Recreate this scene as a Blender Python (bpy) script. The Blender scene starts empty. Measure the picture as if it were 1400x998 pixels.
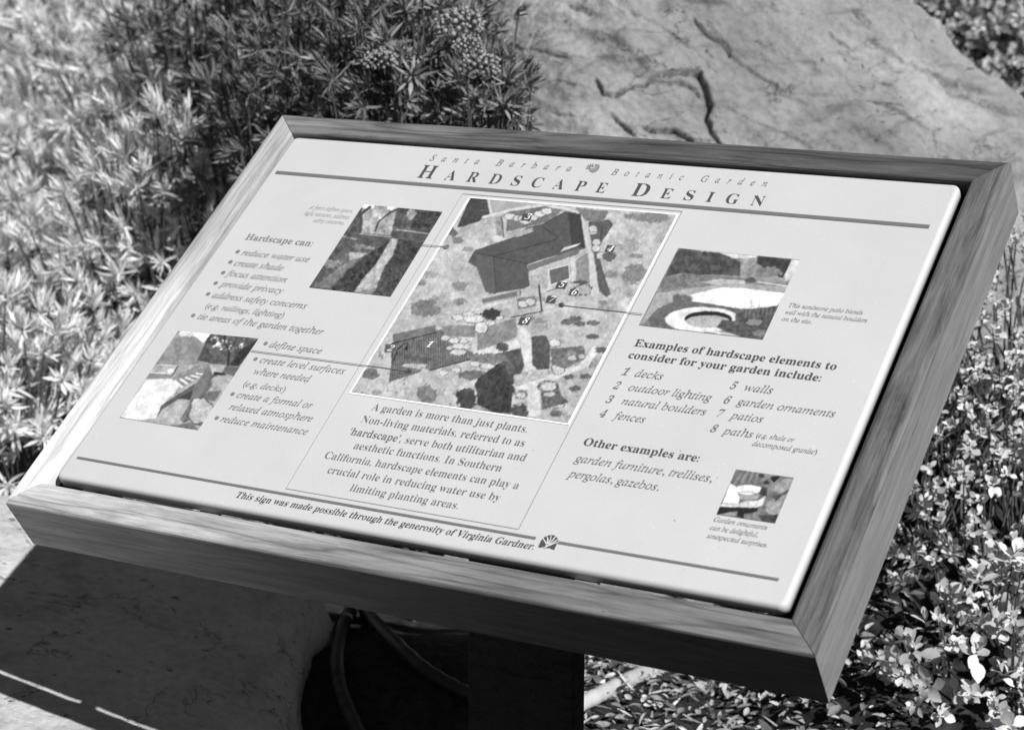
import bpy, math, random
import numpy as np
from mathutils import Matrix, Vector

# ------------------------------------------------------------------ camera, sky, sun, exposure
SC = bpy.context.scene
COL = SC.collection
TILT = math.radians(35.0)      # slope of the sign face
H0 = 0.55                      # height of the sign's lower edge
FPX = 2819.9137                # focal length in pixels of a 1400 px wide picture
CAM = np.array([1.13695641, -1.72294663, 0.69204568 + H0])
RIGHT = np.array([0.87303833, 0.48764201, 0.00305745])
FWD = np.array([-0.47470963, 0.8512866, -0.22352158])
UP = np.cross(RIGHT, FWD)
cam = bpy.data.cameras.new('camera')
cam.sensor_width = 36.0
cam.lens = 36.0 * FPX / 1400.0
cam.clip_start = 0.05
cam.clip_end = 400.0
cam.dof.use_dof = True
cam.dof.focus_distance = 2.4
cam.dof.aperture_fstop = 8.0
camo = bpy.data.objects.new('camera', cam)
COL.objects.link(camo)
mw = Matrix.Identity(4)
for i in range(3):
    mw[i][0] = RIGHT[i]; mw[i][1] = UP[i]; mw[i][2] = -FWD[i]; mw[i][3] = CAM[i]
camo.matrix_world = mw
SC.camera = camo

SUN_EL, SUN_AZ = math.radians(40.0), math.radians(121.0)   # azimuth from +Y towards +X
SUN_DIR = Vector((math.sin(SUN_AZ) * math.cos(SUN_EL), math.cos(SUN_AZ) * math.cos(SUN_EL), math.sin(SUN_EL)))
world = bpy.data.worlds.new('World')
SC.world = world
world.use_nodes = True
wn = world.node_tree
sky = wn.nodes.new('ShaderNodeTexSky')
sky.sky_type = 'NISHITA'
sky.sun_disc = False
sky.sun_elevation = SUN_EL
sky.sun_rotation = SUN_AZ
sky.air_density = 0.45
sky.dust_density = 0.3
bw = wn.nodes.new('ShaderNodeRGBToBW')                      # the photograph is black and white
wn.links.new(sky.outputs[0], bw.inputs[0])
wn.links.new(bw.outputs[0], wn.nodes['Background'].inputs[0])
wn.nodes['Background'].inputs[1].default_value = 0.05
sun = bpy.data.lights.new('sun', 'SUN')
sun.energy = 5.0
sun.angle = math.radians(0.5)
sun.color = (1, 1, 1)
suno = bpy.data.objects.new('sun', sun)
COL.objects.link(suno)
suno.rotation_euler = SUN_DIR.to_track_quat('Z', 'Y').to_euler()
SC.view_settings.view_transform = 'Standard'
SC.view_settings.look = 'None'
SC.view_settings.exposure = 0.25
SC.view_settings.gamma = 1.0
SC.cycles.diffuse_bounces = 3

# ------------------------------------------------------------------ maths helpers
RNG = np.random.default_rng(7)
CT, ST = math.cos(TILT), math.sin(TILT)
MP = np.array([[1, 0, 0], [0, CT, -ST], [0, ST, CT]])       # sign face -> world
P_OFF = np.array([-0.5, 0.0, H0])
EF = np.array([FWD[0], FWD[1], 0]); EF /= np.linalg.norm(EF)
ER = np.array([EF[1], -EF[0], 0])
PANEL_MAT = Matrix(((1, 0, 0, -0.5), (0, CT, -ST, 0), (0, ST, CT, H0), (0, 0, 0, 1)))


def ray(u, v):
    d = FWD + RIGHT * (u - 700) / FPX - UP * (v - 499) / FPX
    return d


def at(u, v, df):
    """point seen in direction (u, v), df metres ahead of the camera on the ground plan"""
    d = ray(u, v)
    return CAM + d * (df / d.dot(EF))


def pp(u, v, z=0.0):
    """panel coordinates (x along the sign, y up its slope) of a point of the sign face"""
    d = MP.T @ ray(u, v)
    c = MP.T @ (CAM - P_OFF)
    t = (z - c[2]) / d[2]
    return (c + t * d)[:2]


def proj_panel(x, y, z=0.0):
    x = np.asarray(x, float); y = np.asarray(y, float)
    w = np.stack([x, y, np.full_like(x, z)], -1) @ MP.T + P_OFF - CAM
    a, b, c = w @ RIGHT, w @ UP, w @ FWD
    return 700 + FPX * a / c, 499 - FPX * b / c


def _hash(ix, iy, iz, seed):
    h = (ix.astype(np.int64) * 374761393 + iy.astype(np.int64) * 668265263 + iz.astype(np.int64) * 2147483647 + seed * 974634777) & 0xFFFFFFFF
    h = ((h ^ (h >> 13)) * 1274126177) & 0xFFFFFFFF
    return ((h ^ (h >> 16)) & 0xFFFFFF) / float(0xFFFFFF)


def vnoise(P, seed=0):
    """value noise in -1..1 of an (n,3) array"""
    f = np.floor(P); t = P - f; t = t * t * t * (t * (t * 6 - 15) + 10)
    i = f.astype(np.int64)
    r = 0
    for dx in (0, 1):
        for dy in (0, 1):
            for dz in (0, 1):
                w = (t[:, 0] if dx else 1 - t[:, 0]) * (t[:, 1] if dy else 1 - t[:, 1]) * (t[:, 2] if dz else 1 - t[:, 2])
                r = r + w * _hash(i[:, 0] + dx, i[:, 1] + dy, i[:, 2] + dz, seed)
    return r * 2 - 1


def fbm(P, octaves=4, seed=0, gain=0.5, ridged=False):
    P = np.asarray(P, float)
    r, a, tot = 0, 1.0, 0
    for o in range(octaves):
        n = vnoise(P * (2.03 ** o) + 17.3 * o, seed + o)
        if ridged: n = 1 - 2 * np.abs(n)
        r = r + a * n; tot += a; a *= gain
    return r / tot


def n2(x, y, scale, octaves=4, seed=0, gain=0.55):
    P = np.stack([x.ravel() / scale, y.ravel() / scale, np.full(x.size, 0.37)], -1)
    return fbm(P, octaves, seed, gain).reshape(x.shape)


def seg_dist(P, pts):
    """distance of points (n,k) to a polyline"""
    best = np.full(len(P), 1e9)
    for a, b in zip(pts[:-1], pts[1:]):
        a = np.asarray(a, float); b = np.asarray(b, float); ab = b - a
        t = np.clip(((P - a) @ ab) / max(ab @ ab, 1e-12), 0, 1)
        best = np.minimum(best, np.linalg.norm(P - a - t[:, None] * ab, axis=1))
    return best


# ------------------------------------------------------------------ object helpers
def link(name, me, mat=None, parent=None):
    o = bpy.data.objects.new(name, me)
    COL.objects.link(o)
    if mat is not None: me.materials.append(mat)
    if parent is not None: o.parent = parent
    return o


def mesh(name, V, F, smooth=False, attr=None):
    me = bpy.data.meshes.new(name)
    V = np.asarray(V, np.float32)
    if isinstance(F, np.ndarray):
        k = F.shape[1]; n = len(F)
        me.vertices.add(len(V)); me.vertices.foreach_set('co', V.ravel())
        me.loops.add(n * k); me.loops.foreach_set('vertex_index', F.astype(np.int32).ravel())
        me.polygons.add(n); me.polygons.foreach_set('loop_start', np.arange(0, n * k, k, dtype=np.int32))
        me.update(calc_edges=True); me.validate()
    else:
        me.from_pydata([tuple(map(float, v)) for v in V], [], [tuple(int(i) for i in f) for f in F])
        me.update()
    if smooth:
        me.polygons.foreach_set('use_smooth', np.ones(len(me.polygons), bool))
    if attr is not None:
        ca = me.color_attributes.new('tone', 'FLOAT_COLOR', 'POINT')
        a = np.asarray(attr, np.float32)
        ca.data.foreach_set('color', np.stack([a, a, a, np.ones_like(a)], -1).ravel())
    return me


def tag(o, label=None, cat=None, group=None, kind=None):
    if label: o['label'] = label
    if cat: o['category'] = cat
    if group: o['group'] = group
    if kind: o['kind'] = kind
    return o


def thing(name, loc, label, cat, group=None):
    o = bpy.data.objects.new(name, None)
    o.empty_display_size = 0.1
    COL.objects.link(o); o.location = loc
    return tag(o, label, cat, group)


def grid_faces(nx, ny, wrap=False):
    i = np.arange(nx if wrap else nx - 1); j = np.arange(ny - 1)
    I, J = np.meshgrid(i, j, indexing='ij')
    I2 = (I + 1) % nx
    return np.stack([I * ny + J, I2 * ny + J, I2 * ny + J + 1, I * ny + J + 1], -1).reshape(-1, 4)


class MB:
    """collects polygons into one mesh"""
    def __init__(self): self.V, self.F = [], []
    def add(self, V, F):
        b = len(self.V); self.V += [tuple(v) for v in V]; self.F += [tuple(b + i for i in f) for f in F]
    def box(self, x0, x1, y0, y1, z0, z1, bev=0.0):
        if bev <= 0:
            V = [(x, y, z) for z in (z0, z1) for y in (y0, y1) for x in (x0, x1)]
            self.add(V, [(0, 2, 3, 1), (4, 5, 7, 6), (0, 1, 5, 4), (2, 6, 7, 3), (0, 4, 6, 2), (1, 3, 7, 5)])
        else:
            c = bev
            ring = [(x0 + c, y0), (x1 - c, y0), (x1, y0 + c), (x1, y1 - c), (x1 - c, y1), (x0 + c, y1), (x0, y1 - c), (x0, y0 + c)]
            V = [(x, y, z) for z in (z0, z1) for x, y in ring]
            self.add(V, [tuple(range(7, -1, -1)), tuple(range(8, 16))] + [(i, (i + 1) % 8, 8 + (i + 1) % 8, 8 + i) for i in range(8)])
    def build(self, name, mat, parent=None, smooth=False):
        return link(name, mesh(name, self.V, self.F, smooth), mat, parent)


def tube(path, radii, sides=6, cap=True):
    path = np.asarray(path, float); n = len(path)
    radii = np.broadcast_to(np.asarray(radii, float), (n,))
    T = np.gradient(path, axis=0); T /= np.linalg.norm(T, axis=1)[:, None] + 1e-12
    ref = np.array([0.31, 0.17, 0.93])
    A = np.cross(T, ref); A /= np.linalg.norm(A, axis=1)[:, None] + 1e-9
    B = np.cross(T, A)
    ang = np.arange(sides) * 2 * math.pi / sides
    V = path[:, None] + radii[:, None, None] * (A[:, None] * np.cos(ang)[None, :, None] + B[:, None] * np.sin(ang)[None, :, None])
    F = []
    for i in range(n - 1):
        for j in range(sides):
            k = (j + 1) % sides
            F.append((i * sides + j, i * sides + k, (i + 1) * sides + k, (i + 1) * sides + j))
    return V.reshape(-1, 3), F


# ------------------------------------------------------------------ materials (all neutral: a black and white photograph)
def new_mat(name, rough=0.6, spec=0.4):
    m = bpy.data.materials.new(name); m.use_nodes = True
    nt = m.node_tree
    b = nt.nodes['Principled BSDF']
    b.inputs['Roughness'].default_value = rough
    b.inputs['Specular IOR Level'].default_value = spec
    return m, nt, b


def coords(nt, scale=(1, 1, 1), kind='Object', rot=(0, 0, 0)):
    tc = nt.nodes.new('ShaderNodeTexCoord'); mp = nt.nodes.new('ShaderNodeMapping')
    mp.inputs['Scale'].default_value = scale
    mp.inputs['Rotation'].default_value = rot
    nt.links.new(tc.outputs[kind], mp.inputs[0])
    return mp.outputs[0]


def noise(nt, vec, scale, detail=5, rough=0.55, dist=0.0):
    n = nt.nodes.new('ShaderNodeTexNoise')
    n.inputs['Scale'].default_value = scale; n.inputs['Detail'].default_value = detail
    n.inputs['Roughness'].default_value = rough; n.inputs['Distortion'].default_value = dist
    nt.links.new(vec, n.inputs['Vector'])
    return n.outputs[0]


def ramp(nt, fac, stops):
    r = nt.nodes.new('ShaderNodeValToRGB')
    e = r.color_ramp.elements
    while len(e) < len(stops): e.new(0.5)
    for el, (p, v) in zip(e, stops):
        el.position = p; el.color = (v, v, v, 1)
    nt.links.new(fac, r.inputs[0])
    return r.outputs[0]


def mul(nt, a, b, op='MULTIPLY'):
    n = nt.nodes.new('ShaderNodeMath'); n.operation = op
    for i, x in enumerate((a, b)):
        if isinstance(x, (int, float)): n.inputs[i].default_value = x
        else: nt.links.new(x, n.inputs[i])
    return n.outputs[0]


def bump(nt, bsdf, h, strength=0.3, dist=0.01):
    n = nt.nodes.new('ShaderNodeBump')
    n.inputs['Strength'].default_value = strength; n.inputs['Distance'].default_value = dist
    nt.links.new(h, n.inputs['Height']); nt.links.new(n.outputs[0], bsdf.inputs['Normal'])


def wood_mat(name, light, dark, streak=0.5, off=0.0, lit_end=None):
    """weathered plank: fibres and cathedral lines along local X"""
    m, nt, b = new_mat(name, 0.62, 0.3)
    tc = nt.nodes.new('ShaderNodeTexCoord'); mp = nt.nodes.new('ShaderNodeMapping')
    mp.inputs['Location'].default_value = (off, off * 0.37, off * 0.11)
    nt.links.new(tc.outputs['Object'], mp.inputs[0])
    def sc(s):
        q = nt.nodes.new('ShaderNodeMapping'); q.inputs['Scale'].default_value = s
        nt.links.new(mp.outputs[0], q.inputs[0]); return q.outputs[0]
    fib = noise(nt, sc((16, 420, 420)), 1.0, 6, 0.7)
    ring = noise(nt, sc((1.6, 26, 20)), 1.0, 2, 0.5, 0.3)
    w = nt.nodes.new('ShaderNodeMath'); w.operation = 'PINGPONG'; w.inputs[1].default_value = 0.5
    nt.links.new(mul(nt, ring, 7.0), w.inputs[0])
    lines = ramp(nt, w.outputs[0], [(0.0, 1 - streak), (0.10, 1 - streak * 0.35), (0.3, 1.0), (1.0, 1.0)])
    patch = ramp(nt, noise(nt, sc((6.0, 48, 48)), 1.0, 8, 0.72, 0.8), [(0.36, 0.0), (0.62, 1.0)])
    mix = nt.nodes.new('ShaderNodeMapRange')
    mix.inputs['To Min'].default_value = dark; mix.inputs['To Max'].default_value = light
    nt.links.new(patch, mix.inputs['Value'])
    c = mul(nt, mix.outputs[0], lines)
    chk = mul(nt, ramp(nt, noise(nt, sc((9, 420, 420)), 1.0, 3, 0.5), [(0.27, 0.3), (0.36, 1.0)]), ramp(nt, noise(nt, sc((3, 14, 14)), 1.0, 2), [(0.48, 0.0), (0.56, 0.55)]), 'ADD')
    mn = nt.nodes.new('ShaderNodeMath'); mn.operation = 'MINIMUM'; mn.inputs[1].default_value = 1.0; nt.links.new(chk, mn.inputs[0])
    c = mul(nt, c, mn.outputs[0])       # drying checks along the grain
    c = mul(nt, c, ramp(nt, fib, [(0.3, 0.66), (0.5, 1.0), (0.7, 1.18)]))
    if lit_end:      # glare and bounced light painted into one end: (pale value, from, to) along its length
        pale, x0, x1 = lit_end
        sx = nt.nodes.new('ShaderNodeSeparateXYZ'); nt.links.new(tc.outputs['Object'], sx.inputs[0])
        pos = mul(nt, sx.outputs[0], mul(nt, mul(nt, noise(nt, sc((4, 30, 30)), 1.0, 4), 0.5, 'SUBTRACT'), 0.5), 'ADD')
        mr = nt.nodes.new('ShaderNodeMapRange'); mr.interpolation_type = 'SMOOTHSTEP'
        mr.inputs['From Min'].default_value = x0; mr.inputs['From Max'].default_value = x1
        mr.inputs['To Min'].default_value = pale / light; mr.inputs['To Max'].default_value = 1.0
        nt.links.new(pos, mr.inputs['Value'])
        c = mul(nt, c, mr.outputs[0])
    knots = ramp(nt, noise(nt, sc((70, 90, 90)), 1.0, 2, 0.5), [(0.20, 0.5), (0.25, 1.0)])
    c = mul(nt, c, knots)
    nt.links.new(c, b.inputs['Base Color'])
    bump(nt, b, fib, 0.45, 0.002)
    return m


def tone_mat(name, base, rough=0.6, spec=0.3, var=0.25, nscale=30, trans=0.0, bmp=0.0):
    """per-leaf natural colour from the 'tone' attribute times a mottled base"""
    m, nt, b = new_mat(name, rough, spec)
    a = nt.nodes.new('ShaderNodeAttribute'); a.attribute_name = 'tone'
    nz = noise(nt, coords(nt), nscale, 4)
    c = mul(nt, a.outputs['Fac'], ramp(nt, nz, [(0.25, base * (1 - var)), (0.75, base * (1 + var))]))
    nt.links.new(c, b.inputs['Base Color'])
    if bmp: bump(nt, b, nz, bmp, 0.003)
    if trans:
        t = nt.nodes.new('ShaderNodeBsdfTranslucent'); nt.links.new(c, t.inputs[0])
        mx = nt.nodes.new('ShaderNodeMixShader'); mx.inputs[0].default_value = trans
        out = nt.nodes['Material Output']
        nt.links.new(b.outputs[0], mx.inputs[1]); nt.links.new(t.outputs[0], mx.inputs[2])
        nt.links.new(mx.outputs[0], out.inputs[0])
    return m


def plain_mat(name, base, rough=0.6, spec=0.4, var=0.15, nscale=40, bmp=0.0, detail=5):
    m, nt, b = new_mat(name, rough, spec)
    nz = noise(nt, coords(nt), nscale, detail)
    nt.links.new(ramp(nt, nz, [(0.3, base * (1 - var)), (0.7, base * (1 + var))]), b.inputs['Base Color'])
    if bmp: bump(nt, b, nz, bmp, 0.004)
    return m


def rock_mat(name, lo, hi, scale=3.0, dirt=0.35):
    m, nt, b = new_mat(name, 0.85, 0.2)
    v = coords(nt)
    big = noise(nt, v, scale, 8, 0.62, 0.4)
    fine = noise(nt, v, scale * 24, 6, 0.65)
    v2 = coords(nt, (1, 1, 3.5), rot=(0.3, 0.5, 0.2))
    st = noise(nt, v2, scale * 2.2, 6, 0.6, 0.8)
    c = ramp(nt, big, [(0.32, lo), (0.5, (lo + hi) / 2), (0.68, hi)])
    c = mul(nt, c, ramp(nt, fine, [(0.25, 0.72), (0.55, 1.0), (0.8, 1.12)]))
    c = mul(nt, c, ramp(nt, st, [(0.3, 1 - dirt), (0.45, 1.0), (0.8, 1.05)]))
    pit = ramp(nt, noise(nt, v, scale * 15, 3, 0.5), [(0.27, 0.35), (0.33, 1.0)])
    c = mul(nt, c, pit)
    sm = mul(nt, mul(nt, noise(nt, coords(nt, (1, 1, 2.2), rot=(0.4, -0.3, 0.6)), scale * 1.6, 6, 0.6, 0.5), 0.5, 'SUBTRACT'), 1.0)
    ab = nt.nodes.new('ShaderNodeMath'); ab.operation = 'ABSOLUTE'; nt.links.new(sm, ab.inputs[0])
    brk = noise(nt, v, scale * 3.1, 3, 0.5)
    seam = mul(nt, ramp(nt, ab.outputs[0], [(0.0, 0.45), (0.006, 1.0)]), ramp(nt, brk, [(0.45, 0.6), (0.55, 0.0)]), 'ADD')
    sc_ = nt.nodes.new('ShaderNodeMath'); sc_.operation = 'MINIMUM'; sc_.inputs[1].default_value = 1.0; nt.links.new(seam, sc_.inputs[0])
    c = mul(nt, c, sc_.outputs[0])
    nt.links.new(c, b.inputs['Base Color'])
    hgt = mul(nt, mul(nt, fine, 0.35), mul(nt, big, 0.9), 'ADD')
    hgt = mul(nt, hgt, mul(nt, pit, 0.3), 'ADD')
    hgt = mul(nt, hgt, mul(nt, sc_.outputs[0], 0.3), 'ADD')
    bump(nt, b, hgt, 0.8, 0.02)
    return m


M_SOIL = plain_mat('dark soil', 0.026, 0.95, 0.1, 0.6, 60, 0.8, 8)
M_BOULDER = rock_mat('sandstone', 0.15, 0.36, 3.2, 0.5)
M_SLAB = rock_mat('pale sandstone', 0.42, 0.58, 2.6, 0.25)
M_RAIL_LEFT = wood_mat('glare-pale rail wood', 0.47, 0.33, 0.25, 3.1, (0.80, 0.62, 0.12))  # glare painted into the wood colour, strongest at the lower end
M_RAIL_FRONT = wood_mat('weathered rail with glare', 0.21, 0.12, 0.5, 0.0, (0.64, 0.0, 0.7))  # left end of the top paled to carry painted glare
M_SIDE_FRONT = wood_mat('shade-dark rail side', 0.085, 0.055, 0.25, 1.9, (0.42, -0.05, 0.5))  # front face darkened as shade, its left end paled as bounced light
M_RAIL_BACK = wood_mat('dark rail wood', 0.11, 0.055, 0.55, 7.7, (0.25, 1.0, 0.35))  # paler left end is glare put into the colour
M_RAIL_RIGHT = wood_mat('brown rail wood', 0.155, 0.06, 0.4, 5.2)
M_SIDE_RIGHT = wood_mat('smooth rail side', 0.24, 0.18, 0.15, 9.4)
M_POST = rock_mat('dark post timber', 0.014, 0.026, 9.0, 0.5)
M_METAL = plain_mat('dull steel', 0.2, 0.5, 0.5, 0.2, 60)
M_HOSE_SHADE = plain_mat('shade-dark hose rubber', 0.03, 0.5, 0.3, 0.1, 30)  # deep shade on the hose painted in as a near-black colour
M_HOSE = plain_mat('pale hose rubber', 0.45, 0.45, 0.4, 0.08, 30)


def panel_material():
    m, nt, b = new_mat('panel enamel', 0.38, 0.5)
    v = coords(nt)
    g = noise(nt, v, 900, 3, 0.6)
    w = noise(nt, v, 6, 6, 0.65)
    c = mul(nt, ramp(nt, g, [(0.3, 0.96), (0.7, 1.03)]), ramp(nt, w, [(0.25, 0.50), (0.75, 0.555)]))
    sp = ramp(nt, noise(nt, v, 210, 1, 0.4), [(0.165, 0.35), (0.19, 1.0)])
    c = mul(nt, c, sp)
    c = mul(nt, c, ramp(nt, noise(nt, v, 330, 2, 0.5), [(0.70, 1.0), (0.76, 1.25)]))      # dust
    c = mul(nt, c, ramp(nt, noise(nt, coords(nt, (3, 60, 1), rot=(0, 0, 0.5)), 8, 3, 0.5), [(0.25, 0.9), (0.3, 1.0)]))     # faint scuffs
    nt.links.new(c, b.inputs['Base Color'])
    bump(nt, b, g, 0.04, 0.001)
    return m


def ink(name, v):
    m, nt, b = new_mat(name, 0.42, 0.45)
    nz = noise(nt, coords(nt), 700, 2)
    nt.links.new(ramp(nt, nz, [(0.3, v * 0.9), (0.7, v * 1.1)]), b.inputs['Base Color'])
    return m


def print_material():
    m, nt, b = new_mat('printed picture', 0.4, 0.45)
    a = nt.nodes.new('ShaderNodeAttribute'); a.attribute_name = 'tone'
    g = noise(nt, coords(nt), 800, 2, 0.6)
    nt.links.new(mul(nt, a.outputs['Fac'], ramp(nt, g, [(0.3, 0.92), (0.7, 1.08)])), b.inputs['Base Color'])
    return m


M_PANEL = panel_material()
M_INK = ink('dark ink', 0.075)
M_INK_MID = ink('grey ink', 0.15)
M_INK_LIST = ink('soft grey ink', 0.19)  # paler than the grey ink: glare over the left list, painted in
M_INK_LIGHT = ink('faint ink', 0.30)
M_INK_WHITE = ink('white ink', 0.78)
M_PRINT = print_material()
M_LEAF_NEEDLE = tone_mat('narrow leaf', 0.22, 0.55, 0.35, 0.25, 25, 0.15)
M_LEAF_WASHED = tone_mat('washed-out narrow leaf', 0.86, 0.5, 0.35, 0.15, 25, 0.42)  # leaf colour raised to paint in the overexposed left side
M_LEAF_ROUND = tone_mat('pale round leaf', 0.68, 0.45, 0.35, 0.2, 60, 0.2)
M_STEM = plain_mat('brown stem', 0.07, 0.8, 0.2, 0.4, 120, 0.3)
M_BUD = tone_mat('bud', 0.25, 0.5, 0.35, 0.2, 100)
M_LITTER = tone_mat('dry litter', 0.30, 0.75, 0.2, 0.4, 90, 0.0, 0.4)


# ------------------------------------------------------------------ ground
def ground_z(x, y):
    x = np.asarray(x, float); y = np.asarray(y, float)
    dx, dy = x - CAM[0], y - CAM[1]
    f = dx * EF[0] + dy * EF[1]
    s = np.clip((f - 3.7) / 2.5, 0, None)
    rise = 0.42 * s ** 1.25
    rise = np.minimum(rise, 9.0)
    P = np.stack([x.ravel() * 0.9, y.ravel() * 0.9, np.zeros(x.size)], -1)
    n = fbm(P, 3, 11).reshape(x.shape)
    P2 = P * 14
    n2_ = fbm(P2, 3, 5).reshape(x.shape)
    mound = 0.12 * np.exp(-(((x + 0.42) / 0.30) ** 2 + ((y - 0.80) / 0.30) ** 2))      # soil banked up against the flat rock
    r = dx * ER[0] + dy * ER[1]
    q = np.clip((r - 0.34) / 0.25, 0, 1); q = q * q * (3 - 2 * q)
    bank = 0.40 * q * np.clip((f - 2.62) / 0.62, 0, 1)      # planted bank to the right of the sign
    return rise + mound + bank + 0.03 * n + 0.012 * n2_ - 0.01


rad = np.concatenate([[0.0], np.linspace(0.05, 4.0, 90), np.geomspace(4.2, 120, 50)])
ang = np.linspace(0, 2 * math.pi, 220, endpoint=False)
A_, R_ = np.meshgrid(ang, rad, indexing='ij')
gx, gy = R_ * np.cos(A_) - 0.1, R_ * np.sin(A_) + 0.9
V = np.stack([gx, gy, ground_z(gx, gy)], -1).reshape(-1, 3)
tag(link('ground', mesh('ground', V, grid_faces(len(ang), len(rad), True), True), M_SOIL), kind='structure')


# ------------------------------------------------------------------ pale flat rock under the left half of the sign
def flat_rock():
    outline = np.array([(-0.33, 0.38), (-0.42, 0.54), (-0.52, 0.70), (-0.62, 0.86), (-0.72, 1.06), (-0.98, 1.16), (-1.30, 0.86), (-1.62, 0.70), (-1.85, 0.30),
                        (-1.80, -0.30), (-1.45, -0.75), (-0.95, -0.85), (-0.50, -0.62), (-0.26, -0.25), (-0.24, 0.10)])
    c = np.array([-0.85, 0.1])
    a = np.arctan2(outline[:, 1] - c[1], outline[:, 0] - c[0]); r = np.linalg.norm(outline - c, axis=1)
    o = np.argsort(a); a, r = a[o], r[o]
    na, nr = 260, 110
    th = np.linspace(-math.pi, math.pi, na, endpoint=False)
    rr = np.interp(th, np.concatenate([a - 2 * math.pi, a, a + 2 * math.pi]), np.tile(r, 3))
    k = np.ones(9) / 9
    rr = np.convolve(np.concatenate([rr[-4:], rr, rr[:4]]), k, 'valid')
    rho = np.linspace(0, 1, nr) ** 0.8
    T, Q = np.meshgrid(th, rho, indexing='ij')
    X = c[0] + Q * rr[:, None] * np.cos(T); Y = c[1] + Q * rr[:, None] * np.sin(T)
    top = 0.093 - 0.194 * (X + 0.27) - 0.0066 * (Y - 0.26)
    Z = top * (1 - Q ** 20) - 0.10 * Q ** 20 - 0.02 * Q ** 6
    P = np.stack([X, Y, Z], -1).reshape(-1, 3)
    d = 0.010 * fbm(P * 3, 4, 31) + 0.004 * fbm(P * 14, 4, 37) + 0.0016 * fbm(P * 60, 2, 39)
    P[:, 2] += d
    e = (Q ** 6).reshape(-1)
    P[:, 0] += 0.04 * e * fbm(P * 6, 3, 41); P[:, 1] += 0.04 * e * fbm(P * 6, 3, 43)
    b = np.array([c[0], c[1], 0.0])
    o = link('flat_rock', mesh('flat_rock', P - b, grid_faces(na, nr, True), True), M_SLAB)
    o.location = b
    tag(o, 'pale flat topped rock lying in the shadow under the left end of the sign', 'rock')
flat_rock()


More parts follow.
